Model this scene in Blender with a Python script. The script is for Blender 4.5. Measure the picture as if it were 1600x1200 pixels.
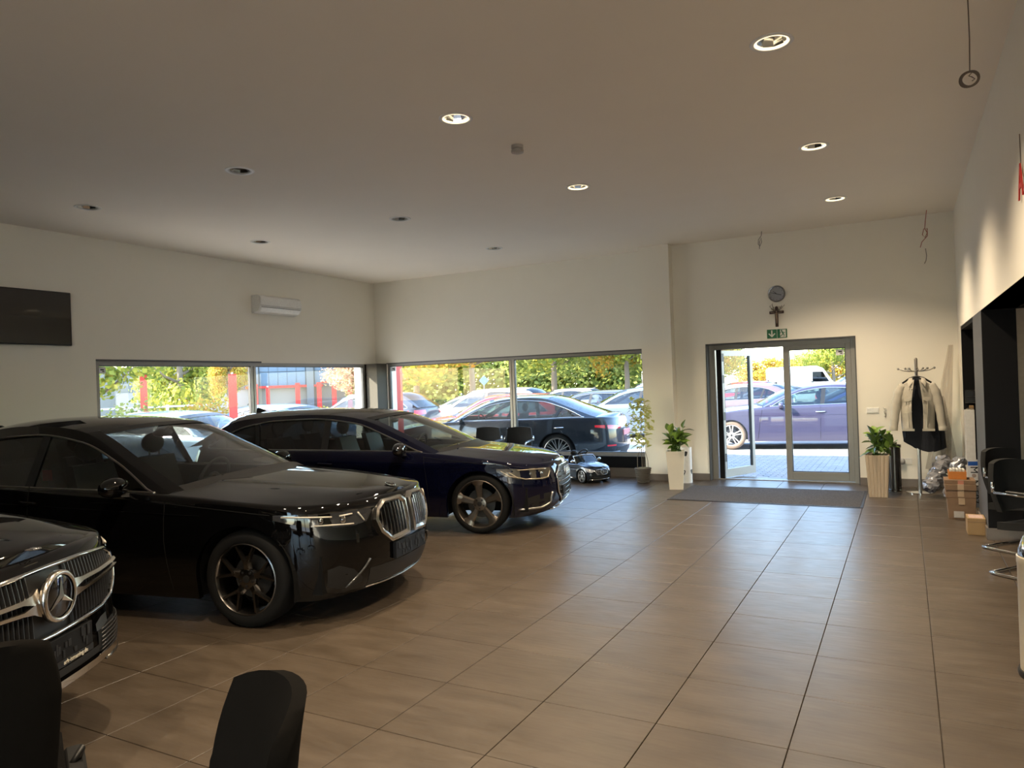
import bpy, math, random
from math import sin, cos, pi, radians, sqrt, atan2, hypot
from mathutils import Vector, Matrix
random.seed(7)
for _o in list(bpy.data.objects): bpy.data.objects.remove(_o)
SC = bpy.context.scene
COL = SC.collection

# ---------------------------------------------------------------- camera
cam = bpy.data.cameras.new('camera'); camo = bpy.data.objects.new('camera', cam); COL.objects.link(camo)
cam.sensor_width = 36; cam.lens = 1141.1/1600*36; cam.clip_end = 500
R_ = Vector((0.88003, 0.47360, -0.03533)); U_ = Vector((0.03135, 0.01630, 0.99938)); F_ = Vector((-0.47388, 0.88059, 0.00050))
M_ = Matrix((R_, U_, -F_)).transposed().to_4x4(); M_.translation = Vector((0, 0, 1.652))
camo.matrix_world = M_
SC.camera = camo
# ---------------------------------------------------------------- world, sun, exposure
SC.view_settings.view_transform = 'Standard'; SC.view_settings.look = 'None'
SC.view_settings.gamma = 1; SC.view_settings.use_curve_mapping = False
SC.view_settings.exposure = 0.78
SKY_STRENGTH = 0.95
SUN_STRENGTH = 16.0
SPOT_W = 205
wd = bpy.data.worlds.new('sky'); SC.world = wd; wd.use_nodes = True
wn = wd.node_tree.nodes; wl = wd.node_tree.links
sky = wn.new('ShaderNodeTexSky'); sky.sky_type = 'NISHITA'; sky.sun_disc = False
sky.sun_elevation = radians(31); sky.sun_rotation = radians(235); sky.dust_density = 0.8; sky.air_density = 1.2; sky.ozone_density = 2.5
wl.new(sky.outputs[0], wn['Background'].inputs[0]); wn['Background'].inputs[1].default_value = SKY_STRENGTH
sun = bpy.data.lights.new('sun', 'SUN'); sun.energy = SUN_STRENGTH; sun.angle = radians(.6); sun.color = (1, .93, .8)
suno = bpy.data.objects.new('sun', sun); COL.objects.link(suno)
_el = radians(31); _az = radians(55)
_d = Vector((sin(_az)*cos(_el), cos(_az)*cos(_el), -sin(_el)))
suno.rotation_euler = _d.to_track_quat('-Z', 'Y').to_euler(); suno.location = (-20, -20, 20)

CEIL = 3.83
LAMPS_ON = [(-.7, 5.05), (-.7, 7.57), (-.7, 10.0), (-3.15, 5.05), (-3.15, 7.57)]
LAMPS_OFF = [(-5.65, 5.05), (-8.1, 5.05), (-5.65, 7.62), (-8.1, 7.57), (-5.7, 10.15)]
LAMPS_ADDED = [(-.7, 2.5), (-3.15, 2.5), (-.7, 0), (-3.15, 0), (-.7, -2.5), (-3.15, -2.5)]  # unseen lamps added behind the camera to brighten the room

# ---------------------------------------------------------------- helpers
def tag(o, label=None, cat=None, group=None, kind=None):
    if label: o['label'] = label
    if cat: o['category'] = cat
    if group: o['group'] = group
    if kind: o['kind'] = kind
    return o
def empty(name, loc=(0, 0, 0), rz=0, label=None, cat=None, group=None, parent=None):
    o = bpy.data.objects.new(name, None); COL.objects.link(o)
    o.location = loc; o.rotation_euler = (0, 0, rz); o.empty_display_size = .1
    if parent: o.parent = parent
    return tag(o, label, cat, group)
def newobj(name, me, parent=None):
    o = bpy.data.objects.new(name, me); COL.objects.link(o)
    if parent: o.parent = parent
    return o
def copy_tree(o, parent=None):
    c = o.copy(); COL.objects.link(c)
    if parent: c.parent = parent
    for ch in list(o.children): copy_tree(ch, c)
    return c

class MB:
    def __init__(s): s.v = []; s.f = []
    def add(s, vs, fs):
        b = len(s.v); s.v += [tuple(p) for p in vs]; s.f += [tuple(i+b for i in f) for f in fs]; return s
    def box(s, x0, x1, y0, y1, z0, z1):
        vs = [(x, y, z) for z in (z0, z1) for y in (y0, y1) for x in (x0, x1)]
        return s.add(vs, [(0, 2, 3, 1), (4, 5, 7, 6), (0, 1, 5, 4), (2, 6, 7, 3), (0, 4, 6, 2), (1, 3, 7, 5)])
    def cbox(s, x0, x1, y0, y1, z0, z1, c=.01):
        # box with chamfered edges
        vs = []; idx = {}
        for ix, X in ((0, (x0, x0+c)), (1, (x1, x1-c))):
            for iy, Y in ((0, (y0, y0+c)), (1, (y1, y1-c))):
                for iz, Z in ((0, (z0, z0+c)), (1, (z1, z1-c))):
                    for a in range(3):
                        p = [X[1], Y[1], Z[1]]; p[a] = (X[0], Y[0], Z[0])[a]
                        idx[(ix, iy, iz, a)] = len(vs); vs.append(p)
        fs = []
        g = lambda *k: idx[k]
        for i in (0, 1):
            fs.append((g(i, 0, 0, 0), g(i, 1, 0, 0), g(i, 1, 1, 0), g(i, 0, 1, 0)))
            fs.append((g(0, i, 0, 1), g(1, i, 0, 1), g(1, i, 1, 1), g(0, i, 1, 1)))
            fs.append((g(0, 0, i, 2), g(1, 0, i, 2), g(1, 1, i, 2), g(0, 1, i, 2)))
            for j in (0, 1):
                fs.append((g(i, j, 0, 0), g(i, j, 1, 0), g(i, j, 1, 1), g(i, j, 0, 1)))
                fs.append((g(i, 0, j, 0), g(i, 1, j, 0), g(i, 1, j, 2), g(i, 0, j, 2)))
                fs.append((g(0, i, j, 1), g(1, i, j, 1), g(1, i, j, 2), g(0, i, j, 2)))
                for k in (0, 1): fs.append((g(i, j, k, 0), g(i, j, k, 1), g(i, j, k, 2)))
        s.add(vs, fs); s.fix = True; return s
    def grid(s, P, closed_u=False, closed_v=False):
        n = len(P); m = len(P[0]); vs = [p for r in P for p in r]; fs = []
        for i in range(n if closed_u else n-1):
            for j in range(m if closed_v else m-1):
                a = i*m+j; b = i*m+(j+1) % m; c = ((i+1) % n)*m+(j+1) % m; d = ((i+1) % n)*m+j
                fs.append((a, b, c, d))
        return s.add(vs, fs)
    def tube(s, pts, r, n=8, closed=False, cap=True):
        pts = [Vector(p) for p in pts]; N = len(pts); rs = r if isinstance(r, (list, tuple)) else [r]*N
        rings = []; up = None
        for i, p in enumerate(pts):
            if closed: t = pts[(i+1) % N]-pts[i-1]
            else: t = pts[min(i+1, N-1)]-pts[max(i-1, 0)]
            if t.length < 1e-9: t = Vector((0, 0, 1))
            t.normalize()
            if up is None: up = Vector((0, 0, 1)) if abs(t.z) < .9 else Vector((1, 0, 0))
            up = up-t*up.dot(t)
            if up.length < 1e-6: up = Vector((0, 1, 0))-t*t.y
            up.normalize(); w = t.cross(up)
            rings.append([p+(up*cos(a)+w*sin(a))*rs[i] for a in [2*pi*k/n for k in range(n)]])
        b = len(s.v); s.grid(rings, closed_u=closed, closed_v=True)
        if cap and not closed:
            s.f.append(tuple(b+k for k in range(n))[::-1]); s.f.append(tuple(b+(N-1)*n+k for k in range(n)))
        return s
    def lathe(s, prof, n=24, c=(0, 0, 0), axis='z', closed=False):
        rings = []
        for (r, h) in prof:
            ring = []
            for k in range(n):
                a = 2*pi*k/n
                if axis == 'z': ring.append((c[0]+r*cos(a), c[1]+r*sin(a), c[2]+h))
                elif axis == 'y': ring.append((c[0]+r*cos(a), c[1]+h, c[2]+r*sin(a)))
                else: ring.append((c[0]+h, c[1]+r*cos(a), c[2]+r*sin(a)))
            rings.append(ring)
        return s.grid(rings, closed_u=closed, closed_v=True)
    def prism(s, poly, fn, t0, t1):
        # poly: 2D outline, fn(a,b,t)->3D
        n = len(poly)
        vs = [fn(a, b, t0) for a, b in poly]+[fn(a, b, t1) for a, b in poly]
        fs = [tuple(range(n))[::-1], tuple(range(n, 2*n))]+[(i, (i+1) % n, n+(i+1) % n, n+i) for i in range(n)]
        return s.add(vs, fs)
    def bar(s, p0, p1, w0, w1, t, up=(0, 1, 0)):
        p0 = Vector(p0); p1 = Vector(p1); d = (p1-p0).normalized(); u = Vector(up); w = d.cross(u).normalized(); u = w.cross(d)
        vs = []
        for p, ww in ((p0, w0), (p1, w1)):
            for a, b in ((-1, -1), (1, -1), (.55, 1), (-.55, 1)): vs.append(p+w*ww*.5*a+u*t*.5*b)
        return s.add(vs, [(0, 1, 2, 3), (7, 6, 5, 4), (0, 4, 5, 1), (1, 5, 6, 2), (2, 6, 7, 3), (3, 7, 4, 0)])
    def ell(s, c, r, n=14, m=8, rot=None):
        rings = []
        for i in range(m+1):
            ph = -pi/2+pi*i/m; ring = []
            for k in range(n):
                a = 2*pi*k/n; p = Vector((r[0]*cos(ph)*cos(a), r[1]*cos(ph)*sin(a), r[2]*sin(ph)))
                if rot: p = rot @ p
                ring.append(p+Vector(c))
            rings.append(ring)
        return s.grid(rings, closed_v=True)
    def build(s, name, mat, parent=None, smooth=False, angle=None, loc=None, bev=0, fix=False):
        me = bpy.data.meshes.new(name); me.from_pydata([tuple(p) for p in s.v], [], s.f)
        me.validate(verbose=False)
        if fix or getattr(s, 'fix', False):
            import bmesh
            bm = bmesh.new(); bm.from_mesh(me); bmesh.ops.remove_doubles(bm, verts=bm.verts, dist=1e-6)
            bmesh.ops.recalc_face_normals(bm, faces=bm.faces); bm.to_mesh(me); bm.free()
        if mat: me.materials.append(mat)
        if smooth:
            me.polygons.foreach_set('use_smooth', [True]*len(me.polygons))
            if angle: me.set_sharp_from_angle(angle=radians(angle))
        o = newobj(name, me, parent)
        if loc: o.location = loc
        if bev:
            m = o.modifiers.new('bevel', 'BEVEL'); m.width = bev; m.segments = 2; m.limit_method = 'ANGLE'
        return o

# ---------------------------------------------------------------- materials
MATS = {}
def mat(name, col, rough=.5, metal=0, coat=0, noise=.06, nscale=30, bump=0, bscale=200, emit=None, estr=0, spec=.5, alpha=1, trans=0, coord='Object', stretch=(1, 1, 1), col2=None):
    if name in MATS: return MATS[name]
    m = bpy.data.materials.new(name); m.use_nodes = True; nt = m.node_tree; p = nt.nodes['Principled BSDF']
    p.inputs['Roughness'].default_value = rough; p.inputs['Metallic'].default_value = metal
    p.inputs['Coat Weight'].default_value = coat; p.inputs['Coat Roughness'].default_value = .03
    p.inputs['Specular IOR Level'].default_value = spec; p.inputs['Transmission Weight'].default_value = trans
    tc = nt.nodes.new('ShaderNodeTexCoord'); mp = nt.nodes.new('ShaderNodeMapping'); mp.inputs['Scale'].default_value = stretch
    nt.links.new(tc.outputs[coord], mp.inputs[0])
    nz = nt.nodes.new('ShaderNodeTexNoise'); nz.inputs['Scale'].default_value = nscale; nz.inputs['Detail'].default_value = 4
    nt.links.new(mp.outputs[0], nz.inputs['Vector'])
    mx = nt.nodes.new('ShaderNodeMix'); mx.data_type = 'RGBA'
    if col2: a, b = col, col2
    else: a = [max(0, c*(1-noise*2)) for c in col]; b = [c*(1+noise*2) for c in col]
    mx.inputs['A'].default_value = (*a, 1); mx.inputs['B'].default_value = (*b, 1)
    nt.links.new(nz.outputs[0], mx.inputs['Factor']); nt.links.new(mx.outputs['Result'], p.inputs['Base Color'])
    if bump:
        n2 = nt.nodes.new('ShaderNodeTexNoise'); n2.inputs['Scale'].default_value = bscale; n2.inputs['Detail'].default_value = 3
        nt.links.new(mp.outputs[0], n2.inputs['Vector'])
        bp = nt.nodes.new('ShaderNodeBump'); bp.inputs['Strength'].default_value = bump; bp.inputs['Distance'].default_value = .01
        nt.links.new(n2.outputs[0], bp.inputs['Height']); nt.links.new(bp.outputs[0], p.inputs['Normal'])
    if emit:
        p.inputs['Emission Color'].default_value = (*emit, 1); p.inputs['Emission Strength'].default_value = estr
    MATS[name] = m; return m
def glass_mat(name, tint=(1, 1, 1), refl=1.0, rough=0.0, base=.06):
    if name in MATS: return MATS[name]
    m = bpy.data.materials.new(name); m.use_nodes = True; nt = m.node_tree; nt.nodes.clear()
    out = nt.nodes.new('ShaderNodeOutputMaterial'); mx = nt.nodes.new('ShaderNodeMixShader')
    tr = nt.nodes.new('ShaderNodeBsdfTransparent'); tr.inputs[0].default_value = (*tint, 1)
    gl = nt.nodes.new('ShaderNodeBsdfGlossy'); gl.inputs['Roughness'].default_value = rough; gl.inputs[0].default_value = (refl, refl, refl, 1)
    ge = nt.nodes.new('ShaderNodeNewGeometry'); dt = nt.nodes.new('ShaderNodeVectorMath'); dt.operation = 'DOT_PRODUCT'
    nt.links.new(ge.outputs['Incoming'], dt.inputs[0]); nt.links.new(ge.outputs['Normal'], dt.inputs[1])
    ab = nt.nodes.new('ShaderNodeMath'); ab.operation = 'ABSOLUTE'; nt.links.new(dt.outputs['Value'], ab.inputs[0])
    su = nt.nodes.new('ShaderNodeMath'); su.operation = 'SUBTRACT'; su.inputs[0].default_value = 1; su.use_clamp = True; nt.links.new(ab.outputs[0], su.inputs[1])
    pw = nt.nodes.new('ShaderNodeMath'); pw.operation = 'POWER'; pw.inputs[1].default_value = 5; nt.links.new(su.outputs[0], pw.inputs[0])
    fr = nt.nodes.new('ShaderNodeMath'); fr.operation = 'MULTIPLY_ADD'; fr.inputs[1].default_value = .93; fr.inputs[2].default_value = base; nt.links.new(pw.outputs[0], fr.inputs[0])
    nz = nt.nodes.new('ShaderNodeTexNoise'); nz.inputs['Scale'].default_value = 2
    ml = nt.nodes.new('ShaderNodeMath'); ml.operation = 'MULTIPLY_ADD'; ml.inputs[1].default_value = .01; ml.inputs[2].default_value = 0.0
    nt.links.new(nz.outputs[0], ml.inputs[0])
    ad = nt.nodes.new('ShaderNodeMath'); ad.operation = 'ADD'; nt.links.new(fr.outputs[0], ad.inputs[0]); nt.links.new(ml.outputs[0], ad.inputs[1])
    nt.links.new(ad.outputs[0], mx.inputs[0]); nt.links.new(tr.outputs[0], mx.inputs[1]); nt.links.new(gl.outputs[0], mx.inputs[2])
    nt.links.new(mx.outputs[0], out.inputs[0]); MATS[name] = m; return m
def leaf_mat(name, cols, trans=.35):
    if name in MATS: return MATS[name]
    m = bpy.data.materials.new(name); m.use_nodes = True; nt = m.node_tree; p = nt.nodes['Principled BSDF']; out = nt.nodes['Material Output']
    g = nt.nodes.new('ShaderNodeNewGeometry'); cr = nt.nodes.new('ShaderNodeValToRGB')
    while len(cr.color_ramp.elements) < len(cols): cr.color_ramp.elements.new(.5)
    for i, c in enumerate(cols): cr.color_ramp.elements[i].position = i/(len(cols)-1); cr.color_ramp.elements[i].color = (*c, 1)
    nt.links.new(g.outputs['Random Per Island'], cr.inputs[0]); nt.links.new(cr.outputs[0], p.inputs['Base Color'])
    p.inputs['Roughness'].default_value = .6; p.inputs['Specular IOR Level'].default_value = .2
    tl = nt.nodes.new('ShaderNodeBsdfTranslucent'); nt.links.new(cr.outputs[0], tl.inputs[0])
    mx = nt.nodes.new('ShaderNodeMixShader'); mx.inputs[0].default_value = trans
    nt.links.new(p.outputs[0], mx.inputs[1]); nt.links.new(tl.outputs[0], mx.inputs[2]); nt.links.new(mx.outputs[0], out.inputs[0])
    MATS[name] = m; return m

def tile_material():
    m = bpy.data.materials.new('floor_tile'); m.use_nodes = True; nt = m.node_tree; p = nt.nodes['Principled BSDF']
    g = nt.nodes.new('ShaderNodeNewGeometry'); mp = nt.nodes.new('ShaderNodeMapping'); mp.inputs['Scale'].default_value = (1, 3.2, 1)
    nt.links.new(g.outputs['Position'], mp.inputs[0])
    n1 = nt.nodes.new('ShaderNodeTexNoise'); n1.inputs['Scale'].default_value = 2.2; n1.inputs['Detail'].default_value = 8; n1.inputs['Roughness'].default_value = .62
    nt.links.new(mp.outputs[0], n1.inputs['Vector'])
    oi = nt.nodes.new('ShaderNodeObjectInfo')
    vo = nt.nodes.new('ShaderNodeVectorMath'); vo.operation = 'ADD'
    cr = nt.nodes.new('ShaderNodeValToRGB')
    cr.color_ramp.elements[0].position = .3; cr.color_ramp.elements[0].color = (.052, .038, .025, 1)
    cr.color_ramp.elements[1].position = .72; cr.color_ramp.elements[1].color = (.088, .067, .048, 1)
    nt.links.new(n1.outputs[0], cr.inputs[0])
    mr = nt.nodes.new('ShaderNodeMapRange'); mr.inputs[3].default_value = .93; mr.inputs[4].default_value = 1.05
    nt.links.new(oi.outputs['Random'], mr.inputs[0])
    mu = nt.nodes.new('ShaderNodeVectorMath'); mu.operation = 'SCALE'; nt.links.new(cr.outputs[0], mu.inputs[0]); nt.links.new(mr.outputs[0], mu.inputs['Scale'])
    nt.links.new(mu.outputs[0], p.inputs['Base Color'])
    # fine scuffs: lighter streak flecks
    mp2 = nt.nodes.new('ShaderNodeMapping'); mp2.inputs['Scale'].default_value = (3, 26, 1); nt.links.new(g.outputs['Position'], mp2.inputs[0])
    n2 = nt.nodes.new('ShaderNodeTexNoise'); n2.inputs['Scale'].default_value = 2; n2.inputs['Detail'].default_value = 6; nt.links.new(mp2.outputs[0], n2.inputs['Vector'])
    r2 = nt.nodes.new('ShaderNodeMapRange'); r2.inputs[1].default_value = .35; r2.inputs[2].default_value = .75; r2.inputs[3].default_value = .33; r2.inputs[4].default_value = .46
    nt.links.new(n2.outputs[0], r2.inputs[0]); nt.links.new(r2.outputs[0], p.inputs['Roughness'])
    bp = nt.nodes.new('ShaderNodeBump'); bp.inputs['Strength'].default_value = .02; bp.inputs['Distance'].default_value = .003
    nt.links.new(n2.outputs[0], bp.inputs['Height']); nt.links.new(bp.outputs[0], p.inputs['Normal'])
    return m

M_TILE = tile_material()
M_GROUT = mat('grout', (.07, .055, .042), .9)
M_WALL = mat('white_wall_paint', (.82, .785, .69), .9, noise=.01, nscale=3, bump=.03, bscale=300)
M_CEIL = mat('ceiling_paint', (.87, .81, .72), .9, noise=.01, nscale=2)
M_BASE = mat('baseboard_tile', (.16, .135, .115), .5)
M_BLACKP = mat('black_panel', (.006, .006, .007), .7, bump=.01, spec=.15)
M_GREYP = mat('grey_pier_panel', (.075, .078, .085), .55)
M_ALU = mat('aluminium_profile', (.27, .26, .24), .42, metal=.4, noise=.03)
M_ALUD = mat('dark_aluminium', (.09, .088, .085), .4, metal=.5)
M_BLACK = mat('black_plastic', (.01, .01, .01), .45)
M_MATTE = mat('matte_black', (.004, .004, .004), .8, spec=.2)
M_RUB = mat('tyre_rubber', (.006, .006, .006), .8, bump=.05, bscale=60, spec=.2)
M_CHROME = mat('chrome', (.72, .72, .72), .08, metal=1, noise=.02)
M_SATIN = mat('satin_trim', (.42, .40, .37), .28, metal=1, noise=.02)
M_GLASS = glass_mat('window_glass', (.97, .985, .98), .8, base=.022)
M_CARGL = glass_mat('clear_car_glass', (.62, .66, .62), 1)
M_DARKGL = glass_mat('dark_car_glass', (.05, .055, .055), 1)
M_MIDGL = glass_mat('tinted_car_glass', (.28, .32, .33), 1)
M_BLACKPAINT = mat('black_car_paint', (.002, .002, .0022), .3, coat=1, nscale=4, spec=.0)
M_NAVYPAINT = mat('navy_car_paint', (.002, .0025, .012), .3, coat=1, nscale=4, spec=.0)
M_LEATHER = mat('black_leather', (.006, .006, .0065), .55, bump=.05, spec=.3)
M_FABRIC = mat('black_fabric', (.005, .0045, .004), .95, bump=.08, bscale=500, spec=.06)
M_WHITE = mat('white_plastic', (.75, .74, .70), .35)
M_RED = mat('red_steel', (.50, .025, .018), .5)
M_CARD = mat('cardboard', (.20, .125, .075), .85, nscale=12, noise=.08)
M_CARD2 = mat('light_cardboard', (.29, .185, .085), .85, nscale=12, noise=.08)

def txt(s, size, mt, parent, loc, rot, name='lettering', ext=.001, align='CENTER'):
    cu = bpy.data.curves.new('t', 'FONT'); cu.body = s; cu.size = size; cu.extrude = ext; cu.align_x = align; cu.align_y = 'CENTER'; cu.resolution_u = 3
    to = bpy.data.objects.new('t', cu); COL.objects.link(to)
    dg = bpy.context.evaluated_depsgraph_get(); me = bpy.data.meshes.new_from_object(to.evaluated_get(dg)); bpy.data.objects.remove(to); bpy.data.curves.remove(cu)
    me.name = name; me.materials.clear(); me.materials.append(mt)
    o = newobj(name, me, parent); o.location = loc; o.rotation_euler = rot; return o

# ---------------------------------------------------------------- room shell
def struct(o): o['kind'] = 'structure'; return o
XL, XR, YB, YW = -9.6, .66, 11.8, 11.95     # left wall, right wall, door wall, window wall
TS, TX0, TY0 = .6, -1.7057, 3.390
# floor: bed of grout, tiles as parts
fl = MB().box(-9.9, 5.0, -5.2, 12.25, -.2, -.012).build('floor', M_GROUT); struct(fl)
def tile_mesh():
    h = TS/2-.0022; c = .0015
    vs = [(-h, -h, -.012), (h, -h, -.012), (h, h, -.012), (-h, h, -.012), (-h, -h, -c), (h, -h, -c), (h, h, -c), (-h, h, -c), (-h+c, -h+c, 0), (h-c, -h+c, 0), (h-c, h-c, 0), (-h+c, h-c, 0)]
    fs = [(8, 9, 10, 11)]
    for i in range(4):
        j = (i+1) % 4; fs += [(i, j, 4+j, 4+i), (4+i, 4+j, 8+j, 8+i)]
    return vs, fs
TV, TF = tile_mesh()
tme = bpy.data.meshes.new('floor_tile'); tme.from_pydata(TV, [], TF); tme.materials.append(M_TILE)
tiles = []
for i in range(-14, 12):
    for j in range(-15, 15):
        cx = TX0+(i+.5)*TS; cy = TY0+(j+.5)*TS
        if cx < XL-.2 or cx > 4.9 or cy < -5 or cy > 12.2: continue
        tiles.append((cx, cy))
def visible(cx, cy):
    best = False
    for dx in (-.28, 0, .28):
        for dy in (-.28, 0, .28):
            v = Vector((cx+dx, cy+dy, 0))-Vector((0, 0, 1.652)); z = v.dot(F_)
            if z <= .2: continue
            u = 800+1141*v.dot(R_)/z; w = 600-1141*v.dot(U_)/z
            if -5 < u < 1605 and w < 1205: best = True
    return best
def hidden(cx, cy):   # floor behind the parked cars or inside the right wall is out of sight
    if cx > XR+.3 and cy > 8.3: return True
    if cx < -4.2 and cy < 10.4+(cx+4.2)*.0: return not (cy < 2.3 or (cx > -5.2 and cy < 3.6))
    return False
cand = sorted([t for t in tiles if visible(*t) and not hidden(*t)], key=lambda t: hypot(*t))
near = set(cand[:298])
rest = MB()
for t in tiles:
    if t in near:
        o = newobj('tile', tme, fl); o.location = (t[0], t[1], 0)
    else: rest.add([(x+t[0], y+t[1], z) for x, y, z in TV], TF)
tag(rest.build('tile_field', M_TILE, fl), kind='stuff')

# ceiling with round openings for the lamps
LR = .108
def ceiling():
    b = MB(); lamps = LAMPS_ON+LAMPS_OFF+LAMPS_ADDED
    xs = sorted(set([-9.9, 5.0]+[round(v, 3) for x in (-.7, -3.15, -5.65, -8.1) for v in (x-.25, x+.25)]))
    ys = sorted(set([-5.2, 12.25]+[round(v, 3) for y in (-2.5, 0, 2.5, 5.05, 7.57, 10.07) for v in (y-.25, y+.25)]))
    for i in range(len(xs)-1):
        for j in range(len(ys)-1):
            x0, x1, y0, y1 = xs[i], xs[i+1], ys[j], ys[j+1]
            L = [l for l in lamps if x0 < l[0] < x1 and y0 < l[1] < y1]
            if not L: b.add([(x0, y0, CEIL), (x1, y0, CEIL), (x1, y1, CEIL), (x0, y1, CEIL)], [(0, 3, 2, 1)]); continue
            c = L[0]; n = 32; P = [[], []]
            for k in range(n):
                a = 2*pi*k/n+pi/4; dx, dy = cos(a), sin(a)
                tx = ((x1-c[0]) if dx > 0 else (x0-c[0]))/dx if abs(dx) > 1e-9 else 1e9
                ty = ((y1-c[1]) if dy > 0 else (y0-c[1]))/dy if abs(dy) > 1e-9 else 1e9
                t = min(tx, ty)
                P[0].append((c[0]+LR*dx, c[1]+LR*dy, CEIL)); P[1].append((c[0]+t*dx, c[1]+t*dy, CEIL))
            # snap corners
            b.grid(P, closed_v=True)
            corners = [(x0, y0), (x1, y0), (x1, y1), (x0, y1)]
            for q in corners:
                ds = sorted(range(n), key=lambda k: hypot(P[1][k][0]-q[0], P[1][k][1]-q[1]))[:2]
                if hypot(P[1][ds[0]][0]-q[0], P[1][ds[0]][1]-q[1]) > 1e-4: b.add([P[1][ds[0]], P[1][ds[1]], (q[0], q[1], CEIL)], [(0, 1, 2)])
    b.box(-9.95, 5.1, -5.25, 12.3, CEIL+.12, 4.45)
    return struct(b.build('ceiling', M_CEIL, fix=False))
ceiling()

def frame_wall(name, axis, c0, c1, a0, a1, z0, z1, holes, m, parent=None):
    # wall slab from c0..c1 in thickness, a along; holes (a0,a1,z0,z1)
    b = MB(); As = sorted(set([a0, a1]+[v for h in holes for v in h[:2]])); Zs = sorted(set([z0, z1]+[v for h in holes for v in h[2:]]))
    for i in range(len(As)-1):
        for j in range(len(Zs)-1):
            am = (As[i]+As[i+1])/2; zm = (Zs[j]+Zs[j+1])/2
            if any(h[0] < am < h[1] and h[2] < zm < h[3] for h in holes): continue
            if axis == 'x': b.box(c0, c1, As[i], As[i+1], Zs[j], Zs[j+1])
            else: b.box(As[i], As[i+1], c0, c1, Zs[j], Zs[j+1])
    return struct(b.build(name, m, parent))
frame_wall('wall_left', 'x', XL-.3, XL, -5.2, 12.25, 0, CEIL+.12, [(6.02, 11.62, .40, 2.165)], M_WALL)
frame_wall('wall_back', 'y', YW, YW+.3, XL-.3, -3.81, 0, CEIL+.12, [(-9.32, -3.81, .34, 2.165)], M_WALL)
frame_wall('wall_door', 'y', YB, YB+.42, -3.81, XR+.3, 0, CEIL+.12, [(-2.80, -.62, -.01, 2.18)], M_WALL)
frame_wall('wall_right', 'x', XR, XR+.28, -5.2, 12.2, 2.205, CEIL+.12, [], M_WALL)
frame_wall('wall_right_end', 'x', XR, XR+.28, 11.33, 12.2, 0, 2.205, [], M_WALL)
frame_wall('wall_front', 'y', -5.4, -5.1, -9.9, 5.0, 0, CEIL+.12, [(-1.6, 4.4, .10, 3.6)], M_WALL)  # glazed opening added at the unseen end to let in more daylight
frame_wall('wall_office', 'x', 4.7, 5.0, -5.2, 12.2, 0, CEIL+.12, [], M_WALL)
struct(MB().box(-3.80, -3.30, 11.60, YW, 0, CEIL).build('trim_column', M_WALL))
# dark corner post and dark sill strips
struct(MB().box(-9.6, -9.33, 11.63, 12.0, .0, 2.165).box(-9.66, -9.6, 11.62, 11.95, .4, 2.165).build('trim_corner', mat('dark_post_paint', (.085, .076, .060), .8, spec=.2)))
struct(MB().box(-9.33, -3.81, YW-.012, YW-.001, .12, .34).box(-9.33, -3.81, YW-.07, YW-.001, .335, .35).build('trim_sill', M_BLACKP))
# black skirting tiles
b = MB(); b.box(-9.6, -3.81, YW-.014, YW, 0, .15); struct(b.build('baseboard_back', M_BASE))
struct(MB().box(-3.815, -3.285, 11.585, 11.60, 0, .11).box(-3.30, -3.285, 11.6, YB, 0, .11).box(-3.30, -2.80, YB-.014, YB, 0, .11).box(-2.80, -2.786, YB, 12.0, 0, .11).box(-.62, XR, YB-.014, YB, 0, .11).build('baseboard_door', M_BASE))
struct(MB().box(XL, XL+.014, -5, 11.95, 0, .11).build('baseboard_left', M_BASE))
# right wall: black bays with a grey pier between them
struct(MB().box(XR+.001, 4.7, -5.1, 8.6, 2.205, 2.26).build('trim_soffit', M_BLACKP))
struct(MB().box(XR, XR+.012, 8.33, 9.30, .11, 2.205).build('trim_pier', M_GREYP))
struct(MB().box(XR+.012, XR+.28, 8.335, 9.30, 0, 2.205).box(XR+.003, XR+.28, 8.325, 8.335, .11, 2.205).build('wall_pier', M_BLACKP))
struct(MB().box(XR-.014, XR, 8.31, 9.30, 0, .11).box(XR-.014, XR+.3, 8.305, 8.325, 0, .11).build('baseboard_pier', M_BASE))
struct(MB().box(XR+.012, XR+.28, 9.30, 11.33, 2.16, 2.205).box(XR+.26, XR+.28, 9.3, 11.33, 0, 2.2).box(XR+.01, XR+.28, 11.31, 11.335, 0, 2.2).build('wall_bay', M_BLACKP))
struct(MB().box(XR+.29, 4.7, 8.42, 8.6, 0, 2.205).build('wall_alcove', mat('beige_wall', (.44, .35, .26), .85)))
struct(MB().box(XR+.29, 2.4, 8.30, 8.42, 0, .64).build('trim_alcove', M_BLACKP))

struct(MB().box(-9.6, -1.7, -5.1, -5.06, .1, 3.1).box(-9.6, -9.56, -5.06, 3.4, .1, 3.1).build('trim_added_dark', M_BLACKP))  # unseen dark panels added so the car flanks reflect black
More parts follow.
